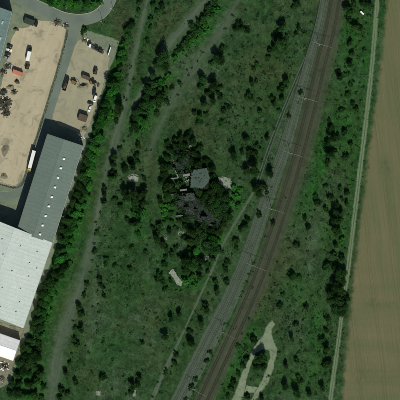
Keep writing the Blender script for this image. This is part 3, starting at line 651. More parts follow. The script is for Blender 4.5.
def ruin(name, label, poly, h, mroof, mwall, holes=(), th=0.3, wallup=0.0, ragged=0.4):
    w = [P(*p) for p in poly]; c = np.mean(w, 0); l = [(p[0] - c[0], p[1] - c[1]) for p in w]
    r = empty(name, label, 'ruin', (c[0], c[1], 0))
    n = len(l)
    for i in range(n):                             # one solid wall per side; dark plates paint the shade of window openings
        a, b = np.array(l[i]), np.array(l[(i + 1) % n]); d = b - a; L = np.linalg.norm(d); d /= L; nn_ = np.array([-d[1], d[0]])
        if np.dot(nn_, (a + b) / 2) > 0: nn_ = -nn_
        hh = h - 0.01
        m = MB(); k = max(2, int(L / .9))               # crumbling courses: uneven top, some lengths fallen
        for j in range(k):
            p, q = a + d * L * j / k, a + d * L * (j + 1) / k
            top = hh * (random.uniform(.9, 1.0) if random.random() > .35 + .5 * max(0, math.sin(j * .5 + i * 2)) else random.uniform(.35, .75))
            m.prism([tuple(p), tuple(q), tuple(q + nn_ * .3), tuple(p + nn_ * .3)], 0, top)
        m.build('wall', mwall, r)
        if wallup:
            m = MB(); k = max(2, int(L / 1.3))
            for j in range(k):
                p, q = a + d * L * j / k, a + d * L * (j + .96) / k
                m.prism([tuple(p), tuple(q), tuple(q + nn_ * .35), tuple(p + nn_ * .35)], h + th, h + th + wallup * (0.3 + random.random()))
            m.build('parapet', mwall, r)
        k = int(L / 3.2)
        for j in range(k):
            p = a + d * (L * (j + .5) / k - .55); q = p + d * 1.1
            MB().prism([tuple(p - nn_ * .03), tuple(q - nn_ * .03), tuple(q + nn_ * .02), tuple(p + nn_ * .02)], 1.0, min(2.4, h - .6)).build('window', M_dark, r)
    # roof sheet with collapsed holes: grid of cells, cells near a hole are left out, edges jittered
    xs = [p[0] for p in l]; ys = [p[1] for p in l]; step = 0.38; V = []; F = []; idx = {}
    def inside(x, y):
        c_ = False; j = n - 1
        for i in range(n):
            if (l[i][1] > y) != (l[j][1] > y) and x < (l[j][0] - l[i][0]) * (y - l[i][1]) / (l[j][1] - l[i][1]) + l[i][0]: c_ = not c_
            j = i
        return c_
    hw = [(P(hx, hy)[0] - c[0], P(hx, hy)[1] - c[1], hr * S) for hx, hy, hr in holes]
    def vid(i, j):
        if (i, j) not in idx:
            x, y = min(xs) + i * step, min(ys) + j * step
            idx[(i, j)] = len(V); V.append((x + random.uniform(-.13, .13), y + random.uniform(-.13, .13), h + th + random.uniform(-.03, .03) + 0.12 * math.sin(x * .5) * math.cos(y * .4)))
        return idx[(i, j)]
    for i in range(int((max(xs) - min(xs)) / step) + 1):
        for j in range(int((max(ys) - min(ys)) / step) + 1):
            x, y = min(xs) + (i + .5) * step, min(ys) + (j + .5) * step
            if not inside(x, y): continue
            er = .25 + ragged * 1.5 * (.5 + .5 * math.sin(x * 1.1 + 2 * math.sin(y * .7)) * math.cos(y * 1.3 + x * .4))
            if not all(inside(x + ex * er, y + ey * er) for ex, ey in ((1, 0), (-1, 0), (0, 1), (0, -1))): continue
            if any((x - a) ** 2 + (y - b) ** 2 < (q * (1 + .28 * math.sin(3 * math.atan2(y - b, x - a) + a) + .18 * math.sin(7 * math.atan2(y - b, x - a) + b)) * random.uniform(.9, 1.08)) ** 2 for a, b, q in hw): continue
            F.append((vid(i, j), vid(i + 1, j), vid(i + 1, j + 1), vid(i, j + 1)))
    o = mesh_obj('roof', V, F, mroof, r); sm = o.modifiers.new('thickness', 'SOLIDIFY'); sm.thickness = th; sm.offset = -1
    m = MB(); mm = MB()                            # loose sheets, beams and brick heaps lying on the roof
    for f_ in random.sample(F, min(len(F), max(14, len(F) // 40))):
        x, y = V[f_[0]][0], V[f_[0]][1]; q = random.random()
        if q < .3: mm.box((x, y, h + th + .18), (random.uniform(1.2, 3.2), .18, .16), random.random() * 3.14)
        else: (m if q < .7 else mm).box((x, y, h + th + random.uniform(.08, .25)), (random.uniform(.4, 1.3), random.uniform(.3, .9), random.uniform(.15, .5)), random.random() * 3.14, .8, random.uniform(-.25, .25))
    for b_, mt_ in ((m, mroof), (mm, M_debris)):
        if b_.v: ob = b_.build('roof_debris', mt_, r); ob['kind'] = 'stuff'
    return r
ruin('ruined_hall', 'roofed grey slab of the ruin, palest block in the thicket', [(191, 170), (207.5, 167.5), (210, 178), (206.5, 189), (190, 188)], 4.6, M_slab, M_brick, [(206, 188, 2.4), (192, 171, 1.5)], ragged=.25)
ruin('ruined_hall', 'long dark tarred ruin with a broken roof, lowest of the ruin blocks', [(174, 193.5), (196, 197), (213, 206), (222.5, 217), (218, 228), (204, 224), (190, 217), (178, 210)], 3.8, M_tar, M_brick, [(186, 205, 2.6), (203, 214, 3.4), (214, 223, 2.6), (177, 199, 2.6), (212, 207, 4.5), (195, 208, 1.5), (219, 214, 3.5), (183, 212, 2.4)], ragged=.6)
ruin('ruined_hall', 'dark roofed ruin block at the upper left of the thicket', [(173, 153), (189, 150), (191, 167), (187, 175), (176, 174)], 3.6, M_tar, M_brick, [(179, 160, 3.2), (186, 169, 3.4), (177, 171, 3), (187, 153, 2.6), (175, 154, 2.4)], ragged=.6)
ruin('ruined_annex', 'small mossy annex roof between the pale slab and the dark ruin', [(182, 193), (194, 192.5), (196.5, 200.5), (185, 202.5)], 4.2, M_slab2, M_brick, [(184, 195, 2.0)], ragged=.4)
M_pale = simple('pale_concrete', (0.235, 0.265, 0.21), 0.95, 0.35, 1.3, dirt=(0.085, 0.11, 0.07), dirt_amt=0.95)
def broken_slab(label, poly, z0, z1):
    w = [P(*p) for p in poly]; c = np.mean(w, 0)
    p = resample_poly([(a - c[0], b - c[1]) for a, b in w], .8); p = p + (rng.random(p.shape) - .5) * .5
    o = MB().prism([tuple(q) for q in p], z0, z1).build('concrete_slab', M_pale); o.location = (c[0], c[1], 0)
    return tag(o, label, 'slab')
broken_slab('pale concrete slab lying askew below the ruin thicket', [(168.5, 272.5), (173, 268.5), (177, 275), (182.5, 282), (181, 286.5), (176.5, 284), (173, 277)], 0.0, 0.35)
broken_slab('pale concrete slab beside the big dark trees left of the ruin', [(128.5, 177.5), (133.5, 175), (139, 177.5), (137, 181), (131, 180.5)], 0.0, 0.4)
broken_slab('pale concrete slab in the rubble right of the ruin', [(220, 178), (226, 177), (229.5, 181), (231, 188), (227.5, 187), (222, 182)], 0.0, 0.3)
broken_slab('lone pale slab at the bottom edge beside two dark bushes', [(132.5, 390), (135.5, 389.5), (136, 396), (133, 396.5)], 0.0, 0.3)
broken_slab('faint pale slab at the bottom edge left of the meadow bushes', [(96, 391), (100.5, 391.5), (100.5, 395.5), (96.5, 395)], 0.0, 0.2)
def wall_stub(label, a, b, h, t=.45):
    pa, pb = np.array(P(*a)), np.array(P(*b)); d = pb - pa; L = np.linalg.norm(d); d /= L; nn_ = np.array([-d[1], d[0]]) * t / 2; m = MB(); k = max(3, int(L / .7))
    for j in range(k):
        p, q = pa + d * L * j / k - pa, pa + d * L * (j + .98) / k - pa
        m.prism([tuple(p - nn_), tuple(q - nn_), tuple(q + nn_), tuple(p + nn_)], 0, h * random.uniform(.55, 1.1))
    o = m.build('wall_stub', M_render); o.location = (pa[0], pa[1], 0)
    return tag(o, label, 'wall', 'broken wall stubs of the ruin')
wall_stub('broken pale wall stub at the left of the upper dark ruin', (174, 168), (178.5, 178), 4.6, .8)
wall_stub('short pale wall stub pointing left from the upper ruin', (170, 178.5), (178, 178), 2.4, .7)
wall_stub('pale wall stub left of the pale roofed slab', (183, 175.5), (190, 174.5), 4.8, 1.6)
wall_stub('crumbling wall stub between the annex and the pale roof', (180, 190.5), (187, 189.5), 4.8, 1.2)
wall_stub('thin wall stub at the left end of the dark tarred ruin', (167, 195), (176, 194), 2.2, .5)
wall_stub('wall stub at the right of the dark tarred ruin under trees', (221, 209), (224, 212), 4.4, 1.0)
wall_stub('low wall stub below the dark tarred ruin', (176, 216), (183, 215.5), 2.0, .6)

def rubble(name, label, x, y, rad, mat, n=40, hmax=1.2, size=(.3, 1.0), cat='rubble', sd_=1, mats=None):
    rr = random.Random(sd_); cx, cy = P(x, y); root = empty(name, label, cat, (cx, cy, 0)); rad *= S
    groups = {}
    if cat == 'scrap heap': heap_mesh('heap_body', M_soil, root, rad * .8, rad * .7, 0, hmax * .55, sd_)
    for i in range(n):
        a = rr.random() * 6.283; d = rad * math.sqrt(rr.random()); s = rr.uniform(*size); h = hmax * max(.15, 1 - d / rad) * rr.uniform(.4, 1)
        mt = rr.choice(mats) if mats else mat
        groups.setdefault(mt.name, (mt, MB()))[1].box((math.cos(a) * d, math.sin(a) * d, h / 2), (s, s * rr.uniform(.4, 1), h), rr.random() * 6.3, rr.uniform(.5, .95), rr.uniform(-.2, .2))
    for nm, (mt, m) in groups.items():
        o = m.build('debris', mt, root); o['kind'] = 'stuff'
    return root
rubble('rubble_heap', 'white rubble spot at the top of the ruin thicket', 189.5, 145.5, 2.6, M_pale, 40, 1.6, sd_=2)
rubble('rubble_heap', 'white rubble spot on the left of the upper dark ruin', 175.8, 162, 2.6, M_pale, 36, 2.4, sd_=3)
rubble('rubble_heap', 'small pale rubble at the upper right of the dark ruin block', 195, 150, 2.0, M_render, 24, 1.2, sd_=4)
rubble('rubble_heap', 'pale rubble in front of the pale roofed slab on its left', 187, 179.5, 3.2, M_pale, 46, 3.0, sd_=5)
rubble('rubble_heap', 'pale rubble strewn over the pad right of the ruin', 226.5, 183, 5, M_pale, 90, .7, sd_=6)
rubble('rubble_heap', 'pale rubble between the trees lower left of the ruin', 181, 233, 3, M_render, 40, .9, sd_=7)
rubble('rubble_heap', 'grey rubble in the lower ruin thicket beside the trees', 206, 258, 2.8, M_render, 36, .9, sd_=8)
rubble('rubble_heap', 'pale rubble at the left edge of the lower thicket', 165, 238, 2.6, M_render, 30, .8, sd_=9)
rubble('rubble_heap', 'grey-green rubble between the thicket trees below the tarred ruin', 181, 246, 3.6, M_slab2, 50, .8, sd_=10)

# ------------------------------------------------------------------ yard objects
M_tyre = simple('tyre_rubber', (0.018, 0.018, 0.017), 0.85, 0.2)
M_rim = simple('wheel_rim', (0.25, 0.25, 0.24), 0.4, 0.1, metal=0.5)
M_white = simple('white_paint', (0.80, 0.80, 0.78), 0.4, 0.06, 1.0, dirt=(0.5, 0.49, 0.43), dirt_amt=0.3)
M_yellow = simple('yellow_paint', (0.50, 0.40, 0.05), 0.4, 0.1)
M_black = simple('dark_paint', (0.020, 0.022, 0.022), 0.35, 0.2)
M_red = simple('salmon_red_paint', (0.50, 0.175, 0.105), 0.6, 0.15, 0.8, dirt=(0.25, 0.10, 0.06), dirt_amt=0.6)
M_dgreen = simple('dark_green_paint', (0.030, 0.046, 0.032), 0.6, 0.25, 0.8, dirt=(0.06, 0.06, 0.04), dirt_amt=0.6)
M_brown = simple('rusty_brown', (0.105, 0.075, 0.045), 0.8, 0.3, 1.0, dirt=(0.05, 0.04, 0.03), dirt_amt=0.6)
M_orange = simple('dull_orange_paint', (0.22, 0.12, 0.045), 0.5, 0.2, 1.0, dirt=(0.1, 0.07, 0.04), dirt_amt=0.6)
M_silver = simple('silver_paint', (0.34, 0.36, 0.35), 0.35, 0.08, metal=0.3)
M_lens = simple('headlight_lens', (0.6, 0.6, 0.58), 0.15, 0.02)
def wheel(parent, x, y, r=.33, w=.22):
    s = 1 if y > 0 else -1
    o = MB().cyl((x, y - w / 2, r), (x, y + w / 2, r), r, r, 16).build('wheel', M_tyre, parent, bevel=.03)
    MB().cyl((x, y + s * (w / 2 - .02), r), (x, y + s * (w / 2 + .02), r), r * .55, r * .5, 12).build('rim', M_rim, o)
def head(dx, dy): return math.atan2(-dy, dx)
def car(label, x, y, d, paint, group='cars parked beside the corner hall', van=False):
    c = P(x, y); r = empty('van' if van else 'parked_car', label, 'van' if van else 'car', (*c, 0), head(*d), group)
    if van:
        body = [(-2.5, .35), (-2.5, 1.0), (-2.45, 2.1), (-2.3, 2.2), (1.0, 2.2), (1.75, 1.35), (2.45, 1.05), (2.5, .8), (2.5, .35)]; W = .95
    else:
        body = [(-2.2, .32), (-2.2, .75), (-2.1, .92), (-1.3, .97), (1.0, .95), (2.0, .80), (2.2, .62), (2.2, .32)]; W = .88
    MB().prof(body, -W, W).build('body', paint, r, bevel=.08)
    if not van:
        MB().add([(-1.75, -.78, .95), (1.05, -.78, .95), (1.05, .78, .95), (-1.75, .78, .95), (-1.2, -.62, 1.42), (.25, -.62, 1.42), (.25, .62, 1.42), (-1.2, .62, 1.42)],
                 [(4, 5, 6, 7), (0, 1, 5, 4), (1, 2, 6, 5), (2, 3, 7, 6), (3, 0, 4, 7)]).build('window_band', M_glass, r)
        MB().box((-.47, 0, 1.44), (1.5, 1.26, .05)).build('roof', paint, r, bevel=.02)
    else:
        MB().add([(1.08, -.8, 2.16), (1.08, .8, 2.16), (1.8, .84, 1.38), (1.8, -.84, 1.38)], [(0, 3, 2, 1)]).build('windscreen', M_glass, r)
    for sx in (-1.35, 1.4):
        for sy in (-1, 1): wheel(r, sx, sy * (W - .1))
    for sy in (-1, 1): MB().box((2.2 if not van else 2.5, sy * .6, .66), (.06, .35, .16)).build('headlight', M_lens, r)
    return r
def truck(label, x, y, d, blen, cab, box, artic=False, h=3.9, w=2.55):
    c = P(x, y); L = blen + 2.6; r = empty('semi_trailer_truck' if artic else 'box_truck', label, 'truck', (*c, 0), head(*d))
    x0 = -L / 2; bx0, bx1 = x0, x0 + blen; cx0 = bx1 + .35; cx1 = cx0 + 2.25
    MB().box(((bx0 + bx1) / 2, 0, (h + 1.15) / 2), (blen, w, h - 1.15)).build('cargo_box', box, r, bevel=.05)
    m = MB(); nb = int(blen / 1.2)
    for i in range(nb + 1): m.box((bx0 + .06 + (blen - .12) * i / nb, 0, h + .012), (.06, w - .1, .05))
    m.build('roof_rib', box, r)
    MB().box(((bx0 + cx1) / 2, 0, .85), (L - .3, .9, .3)).build('chassis', M_dsteel, r)
    hc = 3.0 if not artic else 3.4
    cb = MB().prof([(cx0, .6), (cx0, hc), (cx0 + 1.3, hc), (cx1 - .15, hc - .75), (cx1, 1.5), (cx1, .6)], -w / 2 + .04, w / 2 - .04).build('cab', cab, r, bevel=.08)
    MB().add([(cx0 + 1.36, -1.05, hc - .02), (cx0 + 1.36, 1.05, hc - .02), (cx1 - .12, 1.1, hc - .78), (cx1 - .12, -1.1, hc - .78)], [(0, 3, 2, 1)]).build('windscreen', M_glass, cb)
    for sy in (-1, 1): MB().box((cx1, sy * .9, .95), (.08, .4, .22)).build('headlight', M_lens, r)
    ax = [bx0 + 1.6, bx0 + 2.9, cx0 + 1.1] + ([bx0 + 4.2, cx0 - 1.2] if artic else [])
    for a in ax:
        for sy in (-1, 1): wheel(r, a, sy * (w / 2 - .18), .5, .32)
    return r
def container(label, x, y, d, L, W, H, mat, name='shipping_container', open_top=False, cat='container'):
    c = P(x, y); r = empty(name, label, cat, (*c, 0), head(*d))
    m = MB(); t = .08
    for sy in (-1, 1): m.box((0, sy * (W / 2 - t / 2), H / 2), (L, t, H - .24))
    m.box((-L / 2 + t / 2, 0, H / 2), (t, W - .16, H - .24)); m.build('side_wall', mat, r)
    m = MB(); k = int(L / .6)
    for i in range(k):
        for sy in (-1, 1): m.box((-L / 2 + (i + .5) * L / k, sy * (W / 2 + .02), H / 2), (.28, .05, H - .3))
    m.build('corrugation', mat, r)
    for sy in (-1, 1):
        dr = MB().box((L / 2 - .04, sy * W / 4, H / 2), (.09, W / 2 - .04, H - .26)).build('door', mat, r)
        MB().cyl((L / 2 + .03, sy * W / 8, .3), (L / 2 + .03, sy * W / 8, H - .3), .025, .025, 6).build('lock_bar', M_steel, dr)
    m = MB()
    for sx in (-1, 1):
        for sy in (-1, 1): m.box((sx * (L / 2 - .08), sy * (W / 2 - .08), H / 2), (.17, .17, H))
    for z in (.08, H - .08):
        for sy in (-1, 1): m.box((0, sy * (W / 2 - .08), z), (L - .36, .16, .15))
        for sx in (-1, 1): m.box((sx * (L / 2 - .08), 0, z), (.16, W - .36, .15))
    m.build('frame', mat, r)
    if open_top:
        MB().box((0, 0, .2), (L - .3, W - .3, .1)).build('floor', M_brown, r)
    else:
        m = MB().box((0, 0, H - .03), (L - .3, W - .3, .06)); 
        for i in range(k): m.box((-L / 2 + (i + .5) * L / k, 0, H + .005), (.3, W - .34, .05))
        m.build('roof', mat, r)
    return r
def skip(label, x, y, d, mat, L=4.6, W=2.3, H=1.7, load=None):
    c = P(x, y); r = empty('skip', label, 'skip', (*c, 0), head(*d))
    o = [(-L / 2, 1), (L / 2, 1)]; m = MB()
    outer = [(-L / 2 + .9, .1), (-L / 2, H), (L / 2, H), (L / 2 - .9, .1)]
    for sy in (-1, 1): m.prof(outer, sy * W / 2 - .04, sy * W / 2 + .04)
    m.prof([(-L / 2 + .9, .1), (L / 2 - .9, .1), (L / 2 - .9, .2), (-L / 2 + .9, .2)], -W / 2 + .05, W / 2 - .05)
    for s in (-1, 1): m.prof([(s * (L / 2 - .9), .1), (s * L / 2, H), (s * (L / 2 - .08), H), (s * (L / 2 - .98), .1)], -W / 2 + .05, W / 2 - .05)
    m.build('hopper', mat, r)
    m = MB()
    for sy in (-1, 1): m.box((0, sy * (W / 2 + .06), H), (L, .12, .12))
    m.build('rim', mat, r)
    for sy in (-1, 1): 
        for sx in (-.7, .7): MB().cyl((sx, sy * W / 2, .9), (sx, sy * (W / 2 + .22), .9), .07, .07, 8).build('lug', mat, r)
    if load is not None: heap_mesh('load', load, r, L * .40, W * .42, H * .75, .55, 3)
    return r
def heap_mesh(name, mat, parent, rx, ry, z0, h, seed, n=22, loc=(0, 0)):
    rr = random.Random(seed); ph = [rr.random() * 6.3 for _ in range(8)]; V = [(loc[0], loc[1], z0 + h)]; F = []; rings = 9
    for i in range(1, rings + 1):
        t = i / rings
        for j in range(n):
            a = 6.283 * j / n; k = 1 + .16 * math.sin(2 * a + ph[0]) + .10 * math.sin(3 * a + ph[1]) + .07 * math.sin(5 * a + ph[2])
            zz = h * (1 - t) ** 1.15 * (1 + .25 * math.sin(3 * a + ph[3] + t * 3)) + rr.uniform(-.06, .08) * h * (1 - t)
            V.append((loc[0] + math.cos(a) * rx * t * k + rr.uniform(-.05, .05) * rx, loc[1] + math.sin(a) * ry * t * k + rr.uniform(-.05, .05) * ry, z0 + max(0, zz)))
    for j in range(n): F.append((0, 1 + j, 1 + (j + 1) % n))
    for i in range(rings - 1):
        for j in range(n): F.append((1 + i * n + j, 1 + (i + 1) * n + j, 1 + (i + 1) * n + (j + 1) % n, 1 + i * n + (j + 1) % n))
    return mesh_obj(name, V, F, mat, parent)
def heap(label, x, y, rx, ry, h, mat, seed, rz=0.0, name='soil_heap', cat='heap'):
    o = heap_mesh(name, mat, None, rx * S, ry * S, 0.0, h, seed); o.location = (*P(x, y), 0); o.rotation_euler = (0, 0, rz); return tag(o, label, cat)
M_soil = simple('dark_soil', (0.055, 0.050, 0.034), 0.95, 0.35, 1.0)
M_grav = simple('grey_brown_gravel', (0.165, 0.155, 0.105), 0.95, 0.25, 1.2)
def loader(label, x, y, d, paint, name='wheel_loader', cat='loader'):
    c = P(x, y); r = empty(name, label, cat, (*c, 0), head(*d))
    MB().prof([(-3.3, .8), (-3.3, 1.9), (-1.0, 2.05), (-1.0, .8)], -1.05, 1.05).build('engine_cover', paint, r, bevel=.1)
    cb = MB().prof([(-1.0, 1.0), (-1.0, 3.2), (.5, 3.2), (.75, 2.0), (.6, 1.0)], -.75, .75).build('cab', M_glass, r, bevel=.06)
    MB().box((-.25, 0, 3.24), (1.7, 1.6, .1)).build('cab_roof', M_black, cb, bevel=.03)
    MB().box((1.1, 0, 1.1), (1.8, 1.1, .7)).build('front_frame', paint, r, bevel=.06)
    for sy in (-1, 1):
        MB().cyl((.8, sy * .5, 1.7), (3.3, sy * .55, .8), .16, .14, 8).build('lift_arm', paint, r)
    MB().prof([(3.1, .15), (3.1, 1.1), (3.25, 1.3), (3.4, .5), (4.3, .15), (4.3, .05)], -1.35, 1.35).build('bucket', M_dsteel, r)
    for sx in (-2.1, 1.1):
        for sy in (-1, 1): wheel(r, sx, sy * 1.05, .75, .55)
    return r
def dump_truck(label, x, y, d, paint, load):
    c = P(x, y); r = empty('dump_truck', label, 'truck', (*c, 0), head(*d))
    cb = MB().prof([(3.1, .8), (3.1, 2.9), (4.4, 2.9), (4.9, 1.9), (5.2, 1.7), (5.2, .8)], -1.2, 1.2).build('cab', paint, r, bevel=.1)
    MB().add([(4.42, -1, 2.84), (4.42, 1, 2.84), (4.9, 1.05, 1.95), (4.9, -1.05, 1.95)], [(0, 3, 2, 1)]).build('windscreen', M_glass, cb)
    MB().box((.2, 0, .95), (9.4, .9, .35)).build('chassis', M_dsteel, r)
    m = MB()
    for sy in (-1, 1): m.box((-1.0, sy * 1.25, 1.85), (7.6, .1, 1.3))
    m.box((-4.75, 0, 1.85), (.1, 2.4, 1.3)).box((2.75, 0, 2.0), (.1, 2.4, 1.6)).box((-1.0, 0, 1.22), (7.4, 2.4, .1)); m.build('tipper_body', M_black, r)
    heap_mesh('load', load, r, 3.3, 1.15, 1.45, .9, 5, loc=(-1.0, 0))
    for sx in (4.2, -2.2, -3.6):
        for sy in (-1, 1): wheel(r, sx, sy * 1.1, .52, .35)
    return r
def excavator(label, x, y, d, paint):
    c = P(x, y); r = empty('excavator', label, 'excavator', (*c, 0), head(*d))
    for sy in (-1, 1):
        MB().prof([(-1.9, .35), (-1.6, .05), (1.6, .05), (1.9, .35), (1.9, .55), (1.6, .85), (-1.6, .85), (-1.9, .55)], sy * 1.1 - .28, sy * 1.1 + .28).build('track', M_tyre, r)
    MB().box((-.5, 0, 1.5), (3.1, 2.3, 1.0)).build('house', paint, r, bevel=.1)
    cb = MB().prof([(.1, 1.0), (.1, 2.8), (1.2, 2.8), (1.5, 1.8), (1.5, 1.0)], .25, 1.15).build('cab', M_glass, r, bevel=.05)
    MB().box((.65, .7, 2.84), (1.2, .95, .08)).build('cab_roof', paint, cb)
    MB().cyl((1.0, -.2, 1.6), (3.0, -.2, 3.6), .22, .2, 6).cyl((3.0, -.2, 3.6), (4.6, -.2, 3.1), .2, .16, 6).build('boom', paint, r)
    MB().cyl((4.6, -.2, 3.1), (5.4, -.2, 1.0), .15, .12, 6).build('stick', paint, r)
    MB().prof([(5.0, .2), (5.1, 1.0), (5.6, 1.0), (5.9, .5), (5.6, .1)], -.75, .35).build('bucket', M_dsteel, r)
    return r
def flatbed(label, x, y, d):
    c = P(x, y); r = empty('flatbed_truck', label, 'truck', (*c, 0), head(*d))
    MB().box((-1.4, 0, 1.2), (9.8, 2.5, .18)).build('deck', M_dsteel, r)
    MB().box((0, 0, .85), (13.4, .9, .35)).build('chassis', M_dsteel, r)
    cb = MB().prof([(4.2, .6), (4.2, 3.0), (5.6, 3.0), (6.4, 2.2), (6.6, 1.5), (6.6, .6)], -1.2, 1.2).build('cab', M_white, r, bevel=.1)
    MB().add([(5.66, -1.05, 2.98), (5.66, 1.05, 2.98), (6.42, 1.05, 2.22), (6.42, -1.05, 2.22)], [(0, 3, 2, 1)]).build('windscreen', M_glass, cb)
    MB().cyl((3.3, 0, 1.2), (3.3, 0, 3.0), .3, .25, 8).cyl((3.3, 0, 3.0), (-.6, .3, 3.4), .18, .14, 6).build('crane', M_black, r)
    for i, (a, b, l, w_, h_) in enumerate([(-3.8, .5, 3.2, 1.0, 1.1), (-3.9, -.6, 2.6, .9, .9), (-.6, -.3, 2.4, 1.6, 1.3)]):
        MB().box((a, b, 1.3 + h_ / 2), (l, w_, h_)).build('load', [M_black, M_dgreen, M_black][i], r, bevel=.05)
    for sx in (5.3, -3.0, -4.4):
        for sy in (-1, 1): wheel(r, sx, sy * 1.08, .5, .34)
    return r
U = (-0.317, 1.0); Uq = (1.0, 0.33)
truck('white semi-trailer truck with yellow cab parked in the warehouse shadow', 31.8, 161.2, (-5, 19), 13.6, M_yellow, M_white, artic=True)
truck('white box truck with dark cab in the sandy yard', 29.2, 54.8, (2.4, -11), 7.2, M_black, M_white, h=3.4)
container('salmon red shipping container crosswise in the sandy yard', 17.8, 73.0, (10, 3.6), 7.4, 3.0, 2.6, M_red)
container('dark green shipping container at the top left of the sandy yard', 29.5, 21.8, (10, 3.6), 7.6, 4.2, 2.7, M_dgreen)
container('small dark container right beside the dark green one near the road', 36.4, 24.6, (-2, 6), 3.4, 1.8, 2.4, M_black)
container('dark brown container at the middle of the gravel yard', 86, 77.6, (8, 3.4), 6.0, 2.6, 2.6, M_brown)
container('wide dark brown container beside the warehouse shadow in the gravel yard', 83, 118, (9, 3), 6.4, 5.0, 3.0, M_brown)
skip('black skip just below the white box truck', 27.6, 66.6, (-3, 9), M_black, 4.2, 2.6, 1.8, M_soil)
skip('dark skip near the right corner of the gravel yard', 95.6, 71.5, (-2, 8), M_black, 4.6, 2.4, 1.8, M_soil)
car('dark car uppermost in the row beside the corner hall', 9.8, 46.0, (5, 1.6), M_black)
car('white car second from top in the row beside the corner hall', 9.2, 49.9, (5, 1.6), M_white)
car('dark car third from top in the row beside the corner hall', 7.9, 53.9, (5, 1.6), M_black)
car('silver car lowest in the row beside the corner hall', 6.8, 57.8, (5, 1.6), M_silver)
heap('small dark heap beside the corner hall near the road', 16, 29, 3, 2, 1.3, M_soil, 11)
heap('dark soil heap below the salmon container', 17, 81.5, 2.6, 2.6, 1.8, M_soil, 12)
heap('low mottled heap at the left of the sandy yard', 10.5, 87, 3.6, 3.2, 1.2, M_grav, 13)
rubble('scrap_heap', 'mixed dark and white scrap heap at the left edge of the sandy yard', 4.5, 103, 7.5, None, 130, 2.2, (.4, 1.8), 'scrap heap', 21, [M_black, M_dgreen, M_white, M_brown, M_dsteel, M_soil, M_black])
rubble('scrap_heap', 'smaller dark scrap heap at the left edge above the big one', 3, 92, 4.5, None, 60, 1.8, (.4, 1.5), 'scrap heap', 22, [M_black, M_dgreen, M_brown, M_dsteel])
rubble('scrap_heap', 'dark scrap heap at the left edge below the parked cars', 3, 72, 4.0, None, 46, 1.4, (.4, 1.4), 'scrap heap', 23, [M_black, M_silver, M_brown, M_dsteel])
rubble('scrap_heap', 'low scrap spread by the road at the top of the sandy yard', 57, 22, 4.5, None, 46, 1.2, (.3, 1.3), 'scrap heap', 24, [M_dgreen, M_brown, M_soil, M_grav])
rubble('scrap_heap', 'scrap pile below the small white shed', 4, 366, 5.0, None, 70, 1.4, (.3, 1.4), 'scrap heap', 25, [M_brown, M_soil, M_white, M_grav, M_black])
rubble('scrap_heap', 'scrap spread at the lower left yard corner', 2, 378, 4.0, None, 50, 1.2, (.3, 1.2), 'scrap heap', 26, [M_brown, M_soil, M_silver, M_grav])
rubble('scrap_heap', 'loose scrap between the salmon container and the corner hall', 8, 66, 4.5, None, 40, 1.3, (.4, 1.5), 'scrap heap', 27, [M_black, M_silver, M_brown, M_dsteel, M_dgreen])
rubble('scrap_heap', 'low dark scrap spread under the big scrap heap', 6, 113, 5.0, None, 50, 1.1, (.3, 1.3), 'scrap heap', 28, [M_black, M_dgreen, M_brown, M_soil])
rubble('scrap_heap', 'pale and dark scrap right of the low mottled heap', 14, 92, 3.6, None, 34, 1.2, (.3, 1.3), 'scrap heap', 29, [M_black, M_dgreen, M_grav, M_brown])
heap('low grey heap at the bottom left of the sandy yard', 5, 150, 4, 6, .8, M_grav, 15)
heap('low brown heap near the bottom left yard corner', 4, 176, 3.4, 4, .9, M_grav, 16)
rubble('scrap_heap', 'thin scrap by the road junction at the sandy yard corner', 66, 25, 3.6, None, 30, 1.2, (.3, 1.2), 'scrap heap', 30, [M_dgreen, M_soil, M_grav, M_white])
rubble('scrap_heap', 'scrap and pallets at the left top of the gravel yard', 85, 40, 3.4, None, 34, 1.2, (.3, 1.4), 'scrap heap', 33, [M_dgreen, M_soil, M_grav, M_white, M_brown])
dump_truck('dark dump truck loaded with brown soil in the gravel yard', 66, 84.6, (3.6, -11), M_black, M_brown)
excavator('small brown excavator between the dump truck and gravel heap', 74, 82.5, (6, 3), M_orange)
heap('grey-brown gravel heap in the middle of the gravel yard', 83.5, 86.5, 5.2, 4.0, 2.2, M_grav, 14)
loader('dull wheel loader at the right of the gravel heap', 94, 83.5, (5, 2), M_orange)
car('dark van at the right edge of the gravel yard', 94.3, 92.5, (-1.5, 6), M_black, 'vehicles at the right edge of the gravel yard', True)
car('white van at the right edge of the gravel yard', 95.3, 98.8, (-2, 6), M_white, 'vehicles at the right edge of the gravel yard', True)
car('dark car below the white van in the gravel yard', 90.5, 103.2, (5, 1.5), M_black, 'vehicles at the right edge of the gravel yard')
car('white car lowest at the right edge of the gravel yard', 89.8, 108.8, (-2, 5), M_white, 'vehicles at the right edge of the gravel yard')
rubble('rubble_heap', 'white rubble bags at the upper right corner of the grey warehouse', 80.5, 137.5, 3.6, M_white, 26, 1.2, (.5, 1.2), sd_=31, mats=[M_white, M_pale, M_grav])
rubble('rubble_heap', 'grey-brown rubble behind the brown container by the tree belt', 84, 128.5, 4, M_grav, 60, 1.4, sd_=32)
flatbed('dark loaded flatbed truck with white cab at the top of the gravel yard', 96, 49, (-9, -4.6))
def panel(label, x, y, d, L, H, mat):
    c = P(x, y); r = empty('site_panel', label, 'panel', (*c, 0), head(*d))
    MB().box((0, 0, H / 2 + .1), (L, .08, H)).build('board', mat, r)
    for sx in (-1, 0, 1):
        MB().box((sx * (L / 2 - .2), .28, .35), (.12, .7, .7)).build('foot', M_dsteel, r)
    MB().box((0, .22, H * .55), (L, .34, .06)).build('shelf', mat, r)
    return r
panel('white upright panel at the right corner of the gravel yard', 109.3, 51.5, (-2.6, 8), 6.4, 2.2, M_white)
